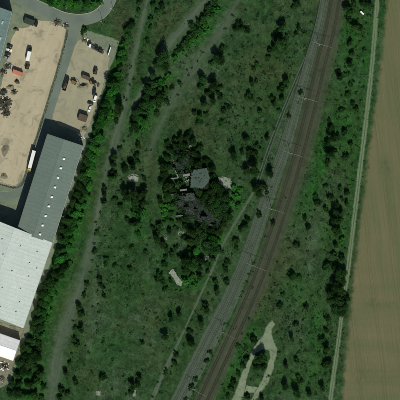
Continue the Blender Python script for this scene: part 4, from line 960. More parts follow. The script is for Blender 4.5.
# small white trailer in the scrub by the field track
c = P(362, 13); tr = empty('box_trailer', 'small white trailer standing in the scrub beside the field track', 'trailer', (*c, 0), head(4.4, 4.2))
MB().box((0, 0, .85), (3.4, 1.2, .9)).build('box', M_white, tr, bevel=.06)
MB().cyl((1.7, 0, .5), (3.0, 0, .45), .06, .05, 6).build('drawbar', M_dsteel, tr)
for sy in (-1, 1): wheel(tr, -.2, sy * .85, .32, .2)

# lamp posts on the curved road
for x, y, lab, d in ((103, 24, 'lamp post on the outer verge at the right of the road bend', (-1, -1)), (113.4, 10.5, 'lamp post near the top edge outside the road bend', (-1, -.4)), (66.5, 7.5, 'lamp post on the verge above the road', (.2, 1))):
    c = P(x, y); r = empty('lamp_post', lab, 'lamp post', (*c, 0), head(*d), 'lamp posts along the curved road')
    MB().cyl((0, 0, 0), (0, 0, .5), .22, .2, 10).build('base', M_conc, r)
    MB().cyl((0, 0, .5), (0, 0, 7.3), .15, .10, 10).build('pole', M_steel, r)
    MB().cyl((0, 0, 7.2), (1.2, 0, 7.5), .06, .05, 8).build('arm', M_steel, r)
    MB().box((1.6, 0, 7.5), (.9, .32, .16)).build('lamp_head', M_frame, r, bevel=.04)

# boundary fence of the sandy yard along the lane
def fence(label, pts, step=3.0, h=1.8):
    l = resamp(world_line(pts, 1.0), step); o = l[0, :2]; r = empty('fence', label, 'fence', (o[0], o[1], 0), 0, 'yard fences')
    pm = None
    for i in range(len(l)):
        p = l[i, :2] - o
        if pm is None: ob = MB().box((0, 0, h / 2), (.14, .14, h)).build('post', M_dsteel, r); pm = ob.data
        else: ob = link(bpy.data.objects.new('post', pm), r)
        ob.location = (p[0], p[1], 0)
    m = MB()
    for i in range(len(l) - 1):
        a, b = l[i, :2] - o, l[i + 1, :2] - o
        for z in (.25, h * .55, h - .08): m.cyl((*a, z), (*b, z), .05, .05, 6, False)
    m.build('rail', M_dsteel, r)
    m = MB()
    for i in range(len(l) - 1):
        a, b = l[i, :2] - o, l[i + 1, :2] - o; k = 12
        for j in range(1, k):
            q = a + (b - a) * j / k; m.cyl((*q, .12), (*q, h - .1), .02, .02, 4, False)
    m.build('bars', M_dsteel, r)
fence('dark bar fence between the sandy yard and the lane', [(67.5, 31), (65.5, 42), (60, 62), (51.5, 91), (43, 118), (34, 146.5)])
fence('dark bar fence rounding the bottom of the sandy yard', [(28, 166), (24.2, 180), (20, 186.2), (13, 188), (2, 185.2), (-10, 183)])

# ------------------------------------------------------------------ trees and shrubs
def leaf_mat(name, ca, cb):
    m = bpy.data.materials.new(name); t = NT(m)
    tone = t.attr('tone').outputs['Fac']; oi = t.n.new('ShaderNodeObjectInfo').outputs['Random']
    c = t.mix(tone, ca, cb)
    oi2 = t.math('FRACT', t.math('MULTIPLY', oi, 17.31))
    c = t.scale(c, t.mapr(oi, 0, 1, 0.6, 1.55))
    c = t.mix(t.mapr(oi2, 0.6, 1.0, 0.0, 0.45), c, (cb[0] * 1.5, cb[1] * 0.95, cb[2] * 0.9))
    c = t.mix(t.mapr(t.noise(0.7, 3), 0.4, 0.7, 0, 0.3), c, (cb[0] * 1.25, cb[1] * 1.0, cb[2] * 0.9))
    t.done(c, 0.9, 0.05)
    tr = t.n.new('ShaderNodeBsdfTranslucent'); t.l.new(c, tr.inputs[0])
    mx = t.n.new('ShaderNodeMixShader'); mx.inputs[0].default_value = 0.22
    t.l.new(t.bsdf.outputs[0], mx.inputs[1]); t.l.new(tr.outputs[0], mx.inputs[2])
    out = [n for n in t.n if n.type == 'OUTPUT_MATERIAL'][0]; t.l.new(mx.outputs[0], out.inputs[0])
    return m
TONES = [leaf_mat('foliage_dark', (0.008, 0.031, 0.008), (0.026, 0.074, 0.018)),
         leaf_mat('foliage_mid', (0.010, 0.048, 0.010), (0.028, 0.100, 0.020)),
         leaf_mat('foliage_bright', (0.014, 0.092, 0.013), (0.038, 0.180, 0.028)),
         leaf_mat('foliage_grey', (0.035, 0.058, 0.032), (0.072, 0.100, 0.056))]
M_bark = simple('bark', (0.075, 0.058, 0.042), 0.95, 0.3, 3.0)

def leaf_quads(pts, nrm, size, r_):
    """diamond shaped leaf sprays at pts, facing nrm"""
    n = len(pts); a = r_.normal(size=(n, 3)); a -= nrm * np.sum(a * nrm, 1, keepdims=True); a /= np.linalg.norm(a, axis=1, keepdims=True) + 1e-9
    b = np.cross(nrm, a); s = size * r_.uniform(.6, 1.35, (n, 1)); w = s * r_.uniform(.55, .85, (n, 1))
    fold = nrm * s * .18
    V = np.stack([pts - a * s, pts + b * w - fold, pts + a * s * 1.1, pts - b * w - fold], 1).reshape(-1, 3)
    F = np.arange(4 * n).reshape(-1, 4)
    return V, F
def crown_mesh(name, mat, seed, nleaf, size, nl, height, squash=1.0, spread=.56, lobe=(.26, .48), core=.62):
    r_ = np.random.default_rng(seed); lob = []
    lob.append((0, 0, height * .62, core))
    for i in range(nl):
        a = r_.uniform(0, 6.283); d = spread * math.sqrt(r_.uniform(.15, 1)); z = height * r_.uniform(.42, .86) - .12 * d; lob.append((math.cos(a) * d, math.sin(a) * d, z, r_.uniform(*lobe)))
    lob = np.array(lob); wts = lob[:, 3] ** 2; wts /= wts.sum()
    ids = r_.choice(len(lob), nleaf, p=wts); d = r_.normal(size=(nleaf, 3)); d[:, 2] = d[:, 2] + .25; d /= np.linalg.norm(d, axis=1, keepdims=True)
    rad = lob[ids, 3] * r_.uniform(.55, 1.08, nleaf); pts = lob[ids, :3] + d * rad[:, None] * np.array([1, 1, .85 * squash])
    pts[:, 2] = np.maximum(pts[:, 2], height * .10)
    nrm = d * .7 + r_.normal(size=(nleaf, 3)) * .55 + np.array([0, 0, .35]); nrm /= np.linalg.norm(nrm, axis=1, keepdims=True)
    V, F = leaf_quads(pts, nrm, size, r_)
    me = bpy.data.meshes.new(name); me.from_pydata(V.tolist(), [], F.tolist()); me.materials.append(mat)
    lt = r_.uniform(0, 1, len(lob)); tone = np.clip(.5 * lt[ids] + .5 * r_.uniform(0, 1, nleaf), 0, 1)
    at = me.attributes.new('tone', 'FLOAT', 'POINT'); at.data.foreach_set('value', np.repeat(tone, 4).astype(np.float32)); me.update()
    return me, lob
def trunk_mesh(name, lob, height, thick):
    m = MB(); top = height * .55
    m.cyl((0, 0, -.02), (0.02, 0.01, height * .25), thick, thick * .75, 8, False).cyl((0.02, 0.01, height * .25), (0, 0, top), thick * .75, thick * .4, 8, False)
    for x, y, z, r_ in lob[1:8]:
        m.cyl((0.01, 0.005, height * random.uniform(.22, .4)), (x * .8, y * .8, z), thick * .42, thick * .12, 6, False)
    me = bpy.data.meshes.new(name); me.from_pydata([tuple(v) for v in m.v], [], m.f); me.materials.append(M_bark); me.update(); return me
KINDS = {}
for ti, mt in enumerate(TONES):
    KINDS[('tree', ti)] = []; KINDS[('shrub', ti)] = []
    for v in range(4):
        h = (1.75, 1.55, 1.95, 1.65)[v]
        me, lob = crown_mesh('tree_crown', mt, 100 + 10 * ti + v, 3000, .062, 13 + 2 * v, h, 1.1, .62)
        KINDS[('tree', ti)].append((me, trunk_mesh('tree_trunk', lob, h, .055)))
    for v in range(5):
        h = (1.15, 1.0, 1.3, 1.1, .9)[v]
        me, lob = crown_mesh('shrub_crown', mt, 300 + 10 * ti + v, 1000, .092, 11 + v, h, 1.0, .82, lobe=(.2, .42), core=.42)
        KINDS[('shrub', ti)].append((me, trunk_mesh('shrub_stem', lob, h, .04)))

# survey of woody plants: x y r [tone]; tone 0 dark 1 mid 2 bright 3 grey
T = """
58 2 3 2;70 3 4 2;78 4 4 2;86 3 4 1;93 4 3 2;64 6 2 1;100 2 2.5 2;74 8 2.5 2;83 9 2 1;52 1 3 1
140 3 2.5;139.5 11 2.5;133 24 3.5;130 28 3.5;127.5 31 4;128.5 36 3.5;131 39 2;153 5 2.5;159 3 2;162 6 2.5;151 18 2.5;150 28 2.5;148 40 2.5;145 44 2;142 52 2 1;141 56 2;140 63 2;163 37 1.5;136 17 2 1;125 42 2.5 1
122 52 4 2;124 58 4 1;119 60 3.5 2;123 47 3 2;120 67 3.5 1;117 74 4.5 2;119 80 3.5 1;114 84 4.5 1;112 91 4.5 2;109 97 4.5 1;113 98 3.5 2;107 104 4.5 2;104 111 4.5 1;108 110 3.5 2;102 118 4.5 2;99 125 4.5 1;104 122 4 2;97 132 4.5 1;100 138 4.5 2;95 140 4 1
121 70 2 2;110 116 3 2;118 88 2.5 2
93 147 4.5 2;97 150 4 2;90 153 4.5 1;94 157 4 2;87 160 4.5 0;91 164 4.5 2;85 168 4.5 0;89 172 4.5 2;94 168 3.5 2;82 176 4.5 0;87 180 4.5 1;79 185 4.5 0;84 189 4.5 0;90 186 3.5 2;77 194 4 0;82 198 4.5 1;87 196 3.5 2;73 202 4 0;78 206 4.5 2;84 205 3.5 2;71 211 4 1;76 214 4 2;82 213 3 2;67 220 4.5 0;73 222 4 1;79 221 3.5 2;63 229 4.5 0;69 231 4.5 1;75 230 4 2;60 238 4 0;66 240 4.5 1;72 239 3.5 2
69 247 4 2;63 249 4 1;58 252 3.5 0;66 256 3.5 1;60 259 4 2;56 265 3.5 0;64 267 5 0;70 263 2.5 2;54 273 4 0;60 275 4.5 0;50 280 4 0;56 283 3.5 1;46 285 4 0;52 288 4 1;43 293 4 0;48 296 3.5 2;54 293 3 2;40 302 4 0;46 304 4 1;51 300 3.5 2;38 311 3.5 0;43 311 3.5 1;49 309 3 2;36 320 4 0;41 319 3.5 1;47 318 3 2;33 327 3.5 0;40 327 4 0
38 334 3 0;43 334 2.5 2;29 339 4 0;34 341 3 1;39 345 3 0;25 347 4 0;31 350 3.5 1;37 355 5 0;25 355 4 0;30 361 5 0;20 363 3.5 0;35 366 4 0;24 370 4 0;17 374 4 0;30 373 3.5 1;40 373 4 1;12 383 4.5 0;20 383 4 1;28 384 4 0;36 382 4 1;10 393 4 0;18 393 4 0;27 395 4 1;35 394 3.5 1;44 386 3 1;42 398 3 1
119.5 108 4.5 0;117.5 114 3;117 121 2.5;116 124 2;124 97 2;126 99 2;130 85 2;139 70 2 1;134 79 2 1;127 75 2 1;131 66 2 1
163 57 6.5 0;158 65 5 0;165 66 4 0;153 76 3.5 0;150 83 4 0;155 84 3 1;148 89 4 0;153 92 4.5 0;146 97 3.5 0;159 90 3.5 1;141 104 3;147 104 4 1;152 101 3.5 0;137 112 4 0;142 112 3 1;136 118 4 0;147 113 3 1;134 125 3.5 0;140 120 3.5 2;145 122 3.5 2;131 131 2.5 0;137 130 3.5 1;143 129 3 2;163 95 4 0;166 90 3;172 88 2.5;160 98 4 0;157 104 3;167 102 2.5;156 113 2.5;168 77 2.5 2;161 82 3 2;151 109 2.5 2;129 136 2
180 84 2.5 1;187 70 1.6;189 75 2;198 61 1.8;178 95 2;202 52 2;192 67 1.5 1;182 63 1.5 1
203 79 5 0;214 85 5.5 0;201 87 4 1;209 93 3;213 101 5 0;204 104 4;200 116 4;199 121 3;195 113 2.5;206 114 3;200 98 2 1;216 58 5.5 0;221 61 4.5 0;212 63 3 1;221 123 2.5;218 93 2.5 1;207 125 2 1
210 8 3 1;207 14 3;202 20 3.5 1;198 23 3 0;192 26 3;195 31 3 0;191 35 3 0;186 40 3;183 44 3 0;180 48 3;176 52 2.5;188 46 3 2;193 41 3 2;199 31 3 2;205 25 3 2;207 31 2.5 2;213 3 3 1;217 10 3 2;212 15 2.5 2;199 37 2.5 2;182 53 2.5 2;175 59 2.5 2;186 55 2 1
156 12 2.5;160 9 2;158 3 2;165 13 2 1;173 22 1.5 1;168 4 2 1;156 24 1.8 1;166 27 1.6 1
236 29 4 0;241 29 3.5 0;239 24 3;247 31 2.5;225 29 2;223 48 2.5;226 46 2;252 45 1.6;248 42 1.5;242 57 1.5;248 26 2;232 36 2 1;257 65 2.5;253 68 2.5;261 66 2;263 72 2.2;265 74 2;252 84 3.8 0;256 81 2.5;250 96 3.2;247 98 2.6;239 92 2;228 107 2.8;224 111 2.5;233 112 1.8;260 112 3.6;257 120 2;274 104 3.8;273 98 2.5;281 90 3.2 0;286 81 3.8 0;284 87 2.6;282 98 3.4;279 111 2.6;289 116 2.8;268 96 1.8;260 101 2.5;221 88 2.6;220 96 2.4;235 105 1.8;246 122 2;240 67 1.8 1;233 75 2 1;230 90 1.8 1;244 108 2 1;267 86 2 1;243 45 2 1;258 35 1.8 1;232 15 2 1;246 10 2.2 1;258 14 2 1;264 22 1.8 1;254 57 1.8 1;267 60 2 1;271 68 2 1;276 76 2.2 1;229 55 2 1;236 51 1.6 1;226 70 2.2 1;240 82 1.8 1;230 123 1.8 1;238 116 2 1;266 122 2 1;251 109 1.7 1
284 24 3.5 0;281 29 3.5 0;277 33 2.6;274 39 3.5 0;280 43 5 0;284 47 4 0;275 48 4.5 0;270 51 3 0;268 56 2.5;287 38 2.6;288 17 2;297 4 4 0;294 8 2.6;298 28 2.5;296 34 2.5;305 33 2.5;302 30 1.8;312 22 2;296 52 2;294 75 2;301 92 2.6;298 102 2;290 58 2.2 1;284 62 2 1;290 66 1.8 1;280 10 2.2 1;272 15 2 1;304 14 2 1;290 32 2 1;297 44 2 1;278 58 2 1;305 50 1.8 1
246 139 3.8 0;267 138 3.5 0;262 138 2.2;258 147 3.2 0;252 148 2.2;250 152 2.8;255 153 2.8;242 146 1.8;242 152 2.5;234 156 4.5 0;248 158 2.6;247 171 4.5 0;254 171 5 0;256 187 4.6 0;270 174 3.6 0;273 167 2;271 187 2.2;285 145 1.8;259 194 4 0;263 187 3;267 193 2.6;269 186 2.2;258.5 214 2.8;245 226 3.8 0;242 229 2.6;248 220 2.4;273 223 2.4;236 241 2.8;236 247 2.4;265 236 1.8;226 122 2;236 128 2 1;229 140 2 1;237 166 2 1;262 160 1.8 1;240 190 2.5 2;236 196 3 2;231 201 3 2;238 205 2.4 2;234 187 2.6 2;229 192 2.4 2;226 208 2.6 2;232 212 2.2 2;240 178 2 1;274 128 2 1;255 128 2 1;232 148 1.8 1
227 262 2.6;226 268 2.6;217 292 3.8 0;227 282 2.8;222 276 2;216 282 2.4;221 251 2.4 1;231 254 2 1;212 277 2 1;208 293 2;207 310 3.5 0;205 304 2.6;202 309 2;201 323 3.8 0;192 320 2.2;190 330 2.8;187 330 2;191 342 4.4 0;176 354 2.8;175 362 2.6;172 366 2;166 373 2.8;170 373 2;218 290 3 1;212 300 2 1;196 312 2 1;184 345 2 1
253 263 2;252 271 2.2;249 274 2.2;246 282 2.2;243 291 1.6;252 287 2;210 352 2.6;206 360 2.6;196 379 2.6;192 387 2.4;193 391 1.8;185 399 2.6;224 323 1.8;285 197 1.8;240 296 1.6;217 338 1.8;202 369 1.8
133 193 5.5 0;140 195 5.2 0;128 197 4.5 0;135 201 5 0;145 192 3.8 0;143 203 4 0;140 209 4 0;124 192 3.5 0;135 208 3.5 1;138 145 3.2;137 155 2.8;125 169 3.6 0;133 167 3.6 0;137 162 2.4;131 161 2.4;141 170 1.8;144 179 2.6;115 157 3.8 0;113 164 3.8 0;111 172 2.8;112 178 3.6;116 175 2.6;108.5 176 2.2;105 187 2.6;104.5 194 3.6 0;104 201 3 0;115 200 2.6;121 207 2.6;112 212 2;117 215 2.2;131 223 3.8 0;137 224 3.8;128 219 2.6;142 228 2 1;124 141 2.2;120 148 2.4;131 152 2 1;119 190 2.2 1;124 200 2.2 1;139 215 3 2;144 213 2.6 2;133 213 2.6 2;139 234 2.6 2;136 231 2.2 2;147 204 2 1;128 160 1.8 1;122 160 1.8 1;121 180 2 1;146 150 1.8 1;151 150 1.6 1
168 143 3 0;175 141 3 0;181 138 3.5 0;187 137 3.5 0;193 141 3.5 0;170 150 4 0;176 147 4 0;183 145 4.5 0;194 153 4 0;199 157 3.5 0;168 158 4 0;198 164 4 0;169 167 4 0;165 174 4.5 0;163 181 4 0;168 186 4 0;212 168 3.5 0;213 176 3.5 0;173 186 3 0;200 148 3 1;206 165 2.5 1;183 137 2.5 0;190 132 2.5
172 160 3.4 0;178 154 3 0;186 161 2.6 0;191 160 3.4 0;174 177 3 0;183 169 2.8 0;180 184 3.2 0;175 203 3 0;193 215 3 0;186 219 3.4 0;208 212 3.4 0;217 219 3.4 0;198 204 3 0;205 226 3.6 0;226 219 3.4 0;211 187 3.4 0;84 31.5 3 0;201 163 4 0;206 160 3.4 0;167 193 3.4 0;172 189 3.4 0;186 186 3.4 0;199 191 3.6 0;204 203 4.2 0;199 209 3.4 0;216 211 4.4 0;226 210 4.4 0;230 217 3.6 0;182 157 3.4 0;164 167 3.6 0;216 186 4.5 0;219 192 5 0;212 192 4.5 0;224 197 4.5 0;214 200 5.5 0;205 196 4.5 0;209 205 4.5 0;219 205 5 0;226 205 4 0;227 214 4 0;224 224 4.5 0;216 181 3 0;200 193 3 0;222 212 4 0;212 231 4 0;219 232 3.5 0
168 198 3 1;163 205 2.8 2;170 206 2.6 2;165 212 3 2;160 202 2.4;172 213 2.4 1;166 220 2.6 1;160 226 2.8;172 222 2.4 2;153 228 2.4;151 221 2;157 239 4.2 0;162 244 4.5 0;166 249 3.5 0;158 233 2.6 0;170 230 3;176 227 3 0;186 226 4 0;192 232 5 0;199 230 4.5 0;204 236 4 0;190 241 4 0;197 240 3.5 0;210 243 5 0;215 249 4.6 0;206 248 3.5 1;213 238 4.2 2;218 241 3.6 2;209 235 3 2;197 249 3.8 2;190 250 3 1;176 247 2.6;172 255 2.8;186 261 5.5 0;194 264 5.5 0;192 256 4.5 0;201 260 4 0;180 256 3 0;200 268 3.6 0;186 270 3.5 0;208 264 3;212 258 3 1;207 271 2.4;160 275 3;158 280 2.6;164 281 2.4;171 280 2.4;166 289 2.8;176 270 2;200 276 2.8 1;192 277 2.8 2;186 280 2.8 2;181 291 2.2 2;195 284 2.8 2;188 287 2.2 2;176 290 2 2;165 264 2.4 1;158 262 2 2;150 238 2 2;147 245 2 1;151 259 2;166 256 2.4 1;180 221 2.4 1;184 237 2.6 1
131 247 2.4;99 257 2;107 259 2.6;105 264 2.6;98 271 2.2;114 265 2.6;121 267 1.8;130 268 2.6;134 262 2;130 276 1.6;130 286 1.8;100 279 2.4;102 286 2.4;97 290 2.2;104 295 2.6;109 291 2.2;99 304 2.2;127 299 1.6;128 306 1.8;115 257 1.8;147 252 2.4;143 294 1.8;97 323 2.2;131 332 2;144 327 1.8;142 342 2.4;145 334 1.6;103 342 2;112 345 2;146 309 2;106 351 2;113 360 1.8;157 318 1.8;155 313 1.8;120 248 1.8 1;126 256 1.8 1;110 247 2 1;112 274 1.8 1;108 281 1.8 1;116 238 2 1;123 237 1.8 1;110 229 2 1;105 236 2.2;101 244 2
171 319 3.6 0;179 314 3.6 0;165 336 4.4 0;140 378 3.6 0;138 384 3.4 0;133 386 3.6 0;131 391 2.6 0;142 371 2.2;153 398 1.8;161 392 1.8;158 382 1.6;103 377 2.6;107 377 2;123 376 1.8;113 344 1.8;104 339 1.8;85 365 1.8;76 382 2.4;97 332 1.8;85 345 1.6;126 394 1.8;89 352 1.6 1;93 372 1.6 1;112 388 1.8 1;118 325 1.5 1;121 352 1.6 1;150 345 1.6 1;88 390 1.8 1
96 222 2;97 233 2.4;95 243 2;94 252 2.6;92 261 2;90 272 2;98 266 1.8;87 283 2.4;85 295 2.6;86 289 1.8;98 312 1.8;79 307 3.6 0;81.5 314 4.2 0;92 307 1.8;76 328 2.6;82 330 3.4;75 339 2.6;77 344 2.6;72 353 2;69.5 362 2.4;65.5 372 3.4 0;67 379 1.8;62 390 2.6;60 397 2.6;68 394 3;73 321 1.8;101 212 2;99 228 1.8
254 340 3.2 0;246 358 2.6;243 365 2.4;238 374 2.6;233 382 2.6;231 388 2.6;227 396 2.6;222 384 1.8 1;258 359 4.6 0;263 357 4.4 0;257 366 4.2 0;263 366 4.4 0;251 379 2.2;247 396 3.2 0;262 398 3.6 0;238 346 2.4;244 351 1.8;236 327 1.8;242 333 1.8;249 318 1.8;246 344 2 2;232 366 2.2 2;240 358 2 2;225 389 2.2 2;255 329 2 2;248 335 2 2;268 376 1.8 1;258 376 1.6 1
346 8 3.6 0;350 13 3.6 0;353 5 3 0;349 20 3 0;355 27 3.8 0;360 29 3 0;362 4 3.4;367 4 3 1;372 6 2.4 1;351 8 2.6;358 20 2.4 2;349 43 2.8;352 40 2.4;364 50 2.6;346 62 2.4;350 65 3.6 0;345 67 2.4;360 41 2 2;356 47 2.2 2;351 53 2.6;358 57 2.2 2;364 36 2.2 2;366 22 2.2 2;363 62 2 2;369 14 2.2 2;348 31 2.4;355 35 2.2 1
340 77 4.4 0;339 72 2.6;347 74 2.6 1;355 70 2.4;362 75 2;352 84 2.6;363 86 2 1;348 95 2.6;353 103 2.6;342 109 2.6;356 110 2.6;347 118 2.4;330 121 2.6;331 128 3.6 0;342 128 2;358 118 2.2;345 133 2.6;355 135 2.4;350 143 2.6;361 130 2 2;332 138 4.6 0;328 143 3.6 0;336 138 3;330 154 4.6 0;334 152 3.2 0;328 163 2.6;346 157 2.8;351 150 2 1;341 95 2.2 2;336 100 2.2 2;360 100 2 1;356 93 2 2;346 88 2 2;338 118 2 2;336 112 2 2;350 126 2 2;340 148 2.4 2;338 165 2.4 2;344 170 2.2 2;352 165 2.2 2;334 173 2 2;358 146 2 2;323 142 2.2 2;321 152 2.4 2;324 162 2 2;360 82 1.8 2;345 102 1.8 2
313 182 1.8;326 186 2.6;332 187 2.2;341 188 2.8;347 193 3.4 0;331 198 2.8;342 200 2.8;316 196 2.6;317 203 2.8 0;338 205 2.6;346 203 2.6;326 209 2.6;311 210 2.2;315 210 1.8;305 218 2.8;312 217.5 1.8;308 227 3.6 0;310 238 2.4;306 238 1.6;297 245 2.6;289 247.5 2.2;335 213 4.4 0;341 213 4.4 0;340 220 4.4 0;335 220 4.4 0;338 231 4.2 0;334 229 3.4 0;336 245 3.6 0;333 254 2.8;325 249 1.8;329 224 2 2;322 240 1.6;327 192 1.8;349 185 1.8;322 180 1.6;330 178 2 1;341 240 2.6 2;344 228 2.4 2;330 238 2.4 2;326 230 2.2 2;321 220 2 2;302 204 2 2;299 213 2 2;306 196 2 2;294 226 2 2;288 238 2 2;322 201 1.8 1;347 178 2 2;352 180 1.8 2;349 215 2.2 2;345 248 2 2
307 251 1.8;306 264 1.8;327 267 3.2;326 260 2;341 257 2.8;293 276 3.6 0;299 277 2.6;290 274 2.6;283 294 2.6;306 306 3 0;290 306 2;314 257 1.8;292 266 1.6;320 288 1.6;281 305 2.6;308 275 1.8;270 274 2;275 283 2;278 285 1.8;269 299 1.8;284 262 1.6 1;277 262 1.6 1;302 290 1.8 2;296 286 2 2;300 298 1.8 2;312 296 1.6 2;288 285 1.8 2;272 292 1.8 1
335 268 3.8 0;338 274 5 0;344 272 3.4 0;342 281 5 0;336 285 5 0;332 293 4.5 0;340 291 5 0;331 301 5 0;337 300 5.4 0;335 308 5 0;342 304 5 0;341 311 4.4 0;346 298 3.4 0
327 318 2.6;328 325 2;326 331 2.6;322 339 2.6;326 348 3.6 0;332 347 2.2;327 361 3.2 0;325 366 2.8;322 387 4.2 0;326 352 3;324 374 2.2 2;318 351 2 2;296 325 2.8;292 339 3.4 0;298 351 2.4;297 359 3;286 366 3.4;285 360 2.4;282 338 2.4;289 328 1.6;305 350 1.8;288 317 1.8;299 376 3 0;301 381 3 0;285 386 3.6 0;297 393 3.6;309 393 3.6;309 383 2.2;292 372 2 1;307 371 1.6 1;316 393 2.2 2;304 362 1.8 2;312 362 1.8 2;315 375 2 2;278 372 2 1;274 384 2 1;280 393 2.2 1;279 352 2 2;284 348 1.8 2;300 340 1.8 2;310 333 1.8 2;313 318 1.8 2;276 332 1.8 1;303 320 1.8 1;296 313 1.8 1;331 334 1.8 2;330 371 2 2
"""
pl = []
for line in T.strip().split('\n'):
    for e in line.split(';'):
        q = e.split(); x, y, r = float(q[0]), float(q[1]), float(q[2])
        tn = int(q[3]) if len(q) > 3 else -1
        pl.append([x, y, r, tn])
pl.sort(key=lambda p: -p[2]); kept = []
for p in pl:
    if all((p[0] - k[0]) ** 2 + (p[1] - k[1]) ** 2 > (0.42 * (p[2] + k[2])) ** 2 for k in kept): kept.append(p)
def line_x(l, y):
    i = np.argmin(np.abs(l[:, 1] - (200 - y) * S)); return l[i, 0] / S + 200
def zone_of(x, y):
    if y < 15 and x < 108: return 'on the verge above the curved road'
    ax = line_x(L_pathA, y)
    if x < ax and x < 150:
        if y < 70: return 'in the belt above the gravel yard'
        if y < 145: return 'in the tree belt beside the gravel yard' if x < ax - 6 or True else ''
        if y < 243: return 'in the belt beside the grey warehouse'
        if y < 330: return 'in the belt beside the pale warehouse'
        return 'in the thicket below the small white shed'
    if y < 115 and x < line_x(L_pathB, y): return 'between the two northern dirt paths'
    if y < 60 and x < line_x(L_pathB, y) + 34 and x < 222 and x > 168: return 'right of the northern dirt path'
    if x < 175 and y < 138: return 'around the tall dark northern tree'
    if x < 223 and y < 128: return 'in the clearing above the ruin'
    gx = line_x(L_grey, y); bx = line_x(L_brown, y)
    if x > bx + 9:
        if y > 330 and x < 276: return 'around the gravel loop'
        if y < 69: return 'in the scrub beside the upper field track'
        if y < 176: return 'in the scrub right of the upper railway'
        if 264 < y < 316 and x > 329: return 'in the dark copse on the field track'
        if y < 250: return 'in the scrub beside the middle field track'
        if y < 316: return 'in the scrub left of the dark copse'
        return 'in the scrub at the lower right'
    if abs(x - gx) < 12 and y > 190 and x > gx - 4: return 'between the grey and brown track beds'
    if x > 148 and x < 229 and y < 298 and y > 128: return 'in the thicket around the ruin'
    if y < 240 and x < 150 and y > 115:
        return 'in the row beside the wide dirt path' if x < ax + 8 and y > 205 else 'in the grove left of the ruin'
    if x < ax + 22 and x < 105 and y > 200: return 'in the row beside the wide dirt path'
    if x < 165 and y > 235: return 'on the lower left meadow' if y > 310 else 'on the meadow below the grove'
    if y < 60: return 'on the meadow beside the upper railway' if x > 262 else 'on the upper meadow'
    if y < 128: return 'on the meadow between clearing and ditch'
    if y < 245: return 'on the meadow between ruin and ditch'
    return 'along the lower railway footpath'
kept = [p for p in kept if all((p[0] - a) ** 2 + (p[1] + .18 * p[2] - b) ** 2 > (p[2] * .9 + 1.6) ** 2 for a, b in ((189.5, 145), (175.8, 162), (176, 171), (187, 178.5), (183, 190), (174, 178.5), (200, 178), (226, 183), (133, 178), (175, 277)))]
recs = []
rt = random.Random(5)
_sh = sorted([p for p in kept if p[2] < 3.3], key=lambda p: -p[2]); small = _sh[285:]; kept = [p for p in kept if p[2] >= 3.3] + _sh[:285]
for x, y, r, tn in kept:
    if tn < 0: tn = rt.choice([0, 0, 1])
    kind = 'tree' if r >= 3.3 else 'shrub'
    recs.append(dict(x=x, y=y, r=r, tn=tn, kind=kind, z=zone_of(x, y)))
byz = {}
for d in recs: byz.setdefault((d['z'], d['kind'], d['tn']), []).append(d)
adj = ['dark green', 'mid green', 'bright green', 'grey green']
for (zn, kd, tn), ds in byz.items():
    ds.sort(key=lambda d: (d['y'], d['x']))
    for i, d in enumerate(ds):
        tail = '' if len(ds) == 1 else (', topmost' if i == 0 else (', lowest' if i == len(ds) - 1 else ', ' + ordinal(i + 1) + ' from top'))
        d['label'] = '%s %s %s%s' % (adj[tn], kd, zn, tail)
NTREE = {'tree': 0, 'shrub': 0}
for d in recs:
    r = d['r'] * S; vs_ = KINDS[(d['kind'], d['tn'])]; cm, tm = rt.choice(vs_)
    sc = r * (1.02 if d['kind'] == 'tree' else 1.08) * rt.uniform(.82, 1.2); hz_ = sc * rt.uniform(.75, 1.2)
    if any(w_ in d['z'] for w_ in ('belt', 'verge', 'tall dark', 'northern', 'below the small', 'dark copse', 'around the ruin')): sc *= 1.22
    elif d['kind'] == 'shrub': sc *= 1.1
    wx, wy = P(d['x'], d['y'] + d['r'] * .18)
    o = empty('tree' if d['kind'] == 'tree' else 'shrub', d['label'], d['kind'], (wx, wy, 0), rt.uniform(0, 6.28), d['kind'] + 's ' + d['z'])
    k_ = rt.uniform(.8, 1.28); o.scale = (sc * k_, sc / k_ * rt.uniform(.92, 1.1), hz_)
    link(bpy.data.objects.new('trunk' if d['kind'] == 'tree' else 'stem', tm), o)
    link(bpy.data.objects.new('crown', cm), o); NTREE[d['kind']] += 1
print('PLANTS', NTREE)

# ------------------------------------------------------------------ scrub, weeds and grass (uncountable)
def dist_line(px, py, l):
    l = l[::2]; out = np.full(len(px), 1e9)
    for i in range(len(l)): out = np.minimum(out, np.hypot(px - l[i, 0], py - l[i, 1]) - l[i, 2] / 2)
    return out
def in_poly(x, y, poly):
    w = [P(*p) for p in poly]; c = np.zeros(len(x), bool); j = len(w) - 1
    for i in range(len(w)):
        cond = ((w[i][1] > y) != (w[j][1] > y)) & (x < (w[j][0] - w[i][0]) * (y - w[i][1]) / (w[j][1] - w[i][1] + 1e-12) + w[i][0]); c ^= cond; j = i
    return c
PLOT = [(10, -20), (30, 0), (26, 1), (62, 13), (84, 13), (98, 7), (104, -20), (118, -20), (116, 2), (104, 21), (88, 28), (121, 40.5), (116, 54), (108, 76), (100, 104), (95, 120), (88, 146), (77, 182), (64, 222), (48, 272), (34, 318), (27, 338), (20, 358), (10, 384), (-10, 392), (-300, 380), (-300, -20)]
LOOP = [(272, 320), (275, 324), (277.5, 348), (273, 370), (262, 392), (254, 402), (229, 403), (237, 386), (252, 350), (267, 326)]
RUIN = [(173, 150), (191, 148), (210, 166), (212, 190), (222, 214), (218, 229), (176, 214), (172, 180)]
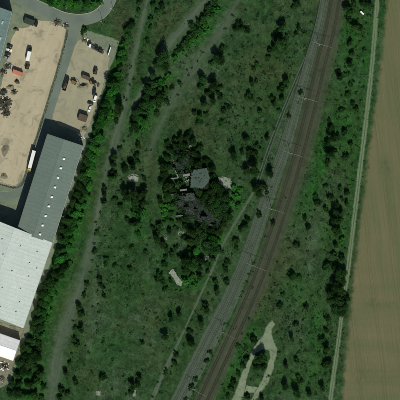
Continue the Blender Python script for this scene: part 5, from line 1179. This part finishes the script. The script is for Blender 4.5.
def vnoise(x, y, s, seed):
    r_ = np.random.default_rng(seed); G = r_.random((64, 64)); u, v = x / s + 100, y / s + 100; i, j = np.floor(u).astype(int), np.floor(v).astype(int); f, h = u - i, v - j
    f = f * f * (3 - 2 * f); h = h * h * (3 - 2 * h); g_ = lambda a, b: G[a % 64, b % 64]
    return (g_(i, j) * (1 - f) + g_(i + 1, j) * f) * (1 - h) + (g_(i, j + 1) * (1 - f) + g_(i + 1, j + 1) * f) * h
def free_points(n, margin_path, ext=175, path_keep=0.0):
    x, y = rng.uniform(-ext, ext, n), rng.uniform(-ext, ext, n)
    ok = ~in_poly(x, y, PLOT)
    fx = np.interp(-y, -fb[:, 1], fb[:, 0]); ok &= x < fx - 0.5
    for l, mg in ((L_grey, .3), (L_brown, -.6), (L_track, .3), (L_ditch, .4), (L_road, .6)):
        ok &= dist_line(x, y, l[np.abs(l[:, 1]) < 240]) > mg
    for l in (L_pathA, L_pathB, L_foot, L_pathC):
        dd = dist_line(x, y, l[np.abs(l[:, 1]) < 240]); ok &= (dd > margin_path) | (rng.random(n) < path_keep)
    ok &= ~(in_poly(x, y, LOOP) & (rng.random(n) > .12)); ok &= ~in_poly(x, y, RUIN)
    return x[ok], y[ok]
def tuft_mesh(name, x, y, nq, rad, hgt, size, mat, tone, seed, lab, cat):
    r_ = np.random.default_rng(seed); n = len(x); rad_i = rad * r_.uniform(.6, 1.35, n)
    a = r_.uniform(0, 6.283, (n, nq)); q = np.sqrt(r_.uniform(0, 1, (n, nq))); px = x[:, None] + np.cos(a) * q * rad_i[:, None]; py = y[:, None] + np.sin(a) * q * rad_i[:, None]
    pz = hgt * (rad_i[:, None] / rad) * (1 - q ** 2 * .8) * r_.uniform(.5, 1.0, (n, nq)) + .06
    pts = np.stack([px, py, pz], 2).reshape(-1, 3); nrm = np.stack([np.cos(a) * q * .9, np.sin(a) * q * .9, np.full_like(q, .6)], 2).reshape(-1, 3) + r_.normal(size=(n * nq, 3)) * .35
    nrm[:, 2] = np.abs(nrm[:, 2]) + .1; nrm /= np.linalg.norm(nrm, axis=1, keepdims=True)
    V, F = leaf_quads(pts, nrm, size, r_); V[:, 2] = np.maximum(V[:, 2], .02)
    me = bpy.data.meshes.new(name); me.vertices.add(len(V)); me.vertices.foreach_set('co', V.ravel().astype(np.float32))
    nf = len(F); me.loops.add(nf * 4); me.loops.foreach_set('vertex_index', F.ravel().astype(np.int32)); me.polygons.add(nf); me.polygons.foreach_set('loop_start', np.arange(0, nf * 4, 4, dtype=np.int32))
    me.update(calc_edges=True); me.materials.append(mat)
    at = me.attributes.new('tone', 'FLOAT', 'POINT'); tt = np.clip(np.repeat(tone, nq) + r_.normal(size=n * nq) * .15, 0, 1); at.data.foreach_set('value', np.repeat(tt, 4).astype(np.float32))
    o = link(bpy.data.objects.new(name, me)); o['kind'] = 'stuff'; return tag(o, lab, cat)
def stuff_leaf(name, ca, cb):
    m = bpy.data.materials.new(name); t = NT(m); c = t.mix(t.attr('tone').outputs['Fac'], ca, cb); c = t.scale(c, t.mapr(t.noise(.05, 3), .3, .7, .8, 1.25)); t.done(c, .9, .05); return m
M_scrub = stuff_leaf('scrub_leaves', (0.010, 0.034, 0.010), (0.030, 0.072, 0.022))
M_weed = stuff_leaf('weed_leaves', (0.015, 0.045, 0.014), (0.044, 0.088, 0.032))
M_grass = stuff_leaf('grass_blades', (0.013, 0.043, 0.012), (0.050, 0.094, 0.036))
x, y = free_points(30000, .8)
den = vnoise(x, y, 26, 1) * .5 + vnoise(x, y, 6, 2) * .5; east = np.clip((x / S + 200 - 180) / 60, 0, 1) * .10
keep = rng.random(len(x)) < np.clip((den + east - .58) * 2.2, 0.003, .45)
x1, y1 = x[keep], y[keep]
sx, sy = [], []
for q in small:                                    # brushwood clumps too small to tell apart
    for k in range(int(q[2] * 3)):
        a, b = P(q[0] + rng.normal() * q[2] * .45, q[1] + .2 * q[2] + rng.normal() * q[2] * .45); sx.append(a); sy.append(b)
for q in kept:                                     # skirts round the bigger plants
    if q[2] < 3.3:
        for k in range(3):
            a, b = P(q[0] + rng.normal() * q[2] * .8, q[1] + rng.normal() * q[2] * .8); sx.append(a); sy.append(b)
x1, y1 = np.concatenate([x1, sx]), np.concatenate([y1, sy])
tuft_mesh('low_scrub', x1, y1, 26, .62, .75, .17, M_scrub, rng.random(len(x1)) * .8, 1, 'low dark scrub bushes scattered over the meadows', 'scrub')
# ivy and brambles spread over the ruin roofs
ix, iy = [], []
for hx, hy, hr, hn in ((174, 155, 4, 60), (186, 154, 4, 60), (188, 166, 4, 70), (176, 172, 4, 60), (181, 163, 3, 30), (192, 172, 2.5, 30), (207, 187, 3.5, 50), (196, 188, 3, 40), (176, 197, 4, 60), (181, 210, 4, 70), (190, 217, 4, 60), (204, 224, 4, 60), (219, 216, 5, 90), (211, 207, 6, 110), (202, 201, 5, 80), (192, 201, 3, 40), (197, 213, 2.5, 30), (187, 203, 2.5, 26), (217, 226, 3, 40)):
    ix += list(P(hx, 0)[0] + rng.normal(size=hn) * hr * S * .55); iy += list(P(0, hy)[1] + rng.normal(size=hn) * hr * S * .55)
ix, iy = np.array(ix), np.array(iy)
iv = tuft_mesh('ivy', ix, iy, 14, .5, .6, .17, M_scrub, rng.random(len(ix)) * .6, 12, 'dark ivy and brambles overgrowing the ruin roofs', 'ivy'); iv.location.z = 3.9
x, y = free_points(60000, .2, path_keep=.06)
den = vnoise(x, y, 16, 3) * .5 + vnoise(x, y, 4, 4) * .5; keep = rng.random(len(x)) < np.clip((den - .36) * 2.2, .04, .8); x2, y2 = x[keep], y[keep]
tuft_mesh('meadow_weeds', x2, y2, 9, .42, .38, .14, M_weed, np.clip(vnoise(x2, y2, 9, 8) * .9 + rng.normal(size=len(x2)) * .2, 0, 1), 2, 'knee-high weeds growing through the meadows', 'weeds')
x, y = free_points(90000, .0, path_keep=.12); keep = rng.random(len(x)) < .25 + .6 * vnoise(x, y, 11, 5); x3, y3 = x[keep], y[keep]
tuft_mesh('meadow_grass', x3, y3, 4, .3, .2, .12, M_grass, np.clip(vnoise(x3, y3, 13, 9) * .9 + rng.normal(size=len(x3)) * .2, 0, 1), 3, 'short rough grass covering the meadows', 'grass')
# a strip of weeds under the yard fences
fx_, fy_ = [], []
for pts in ([(67.5, 31), (65.5, 42), (60, 62), (51.5, 91), (43, 118), (34, 146.5)], [(28, 166), (24.2, 180), (20, 186.2), (13, 188), (2, 185.2), (-10, 183)]):
    l = resamp(world_line(pts, 1.0), .35); fx_.append(l[:, 0] + rng.normal(size=len(l)) * .22 + .35); fy_.append(l[:, 1] + rng.normal(size=len(l)) * .22)
fx_, fy_ = np.concatenate(fx_), np.concatenate(fy_)
tuft_mesh('fence_weeds', fx_, fy_, 8, .34, .45, .14, M_scrub, rng.random(len(fx_)) * .8, 6, 'dark weed strip along the foot of the yard fences', 'weeds')
print('STUFF', len(x1), len(x2), len(x3))
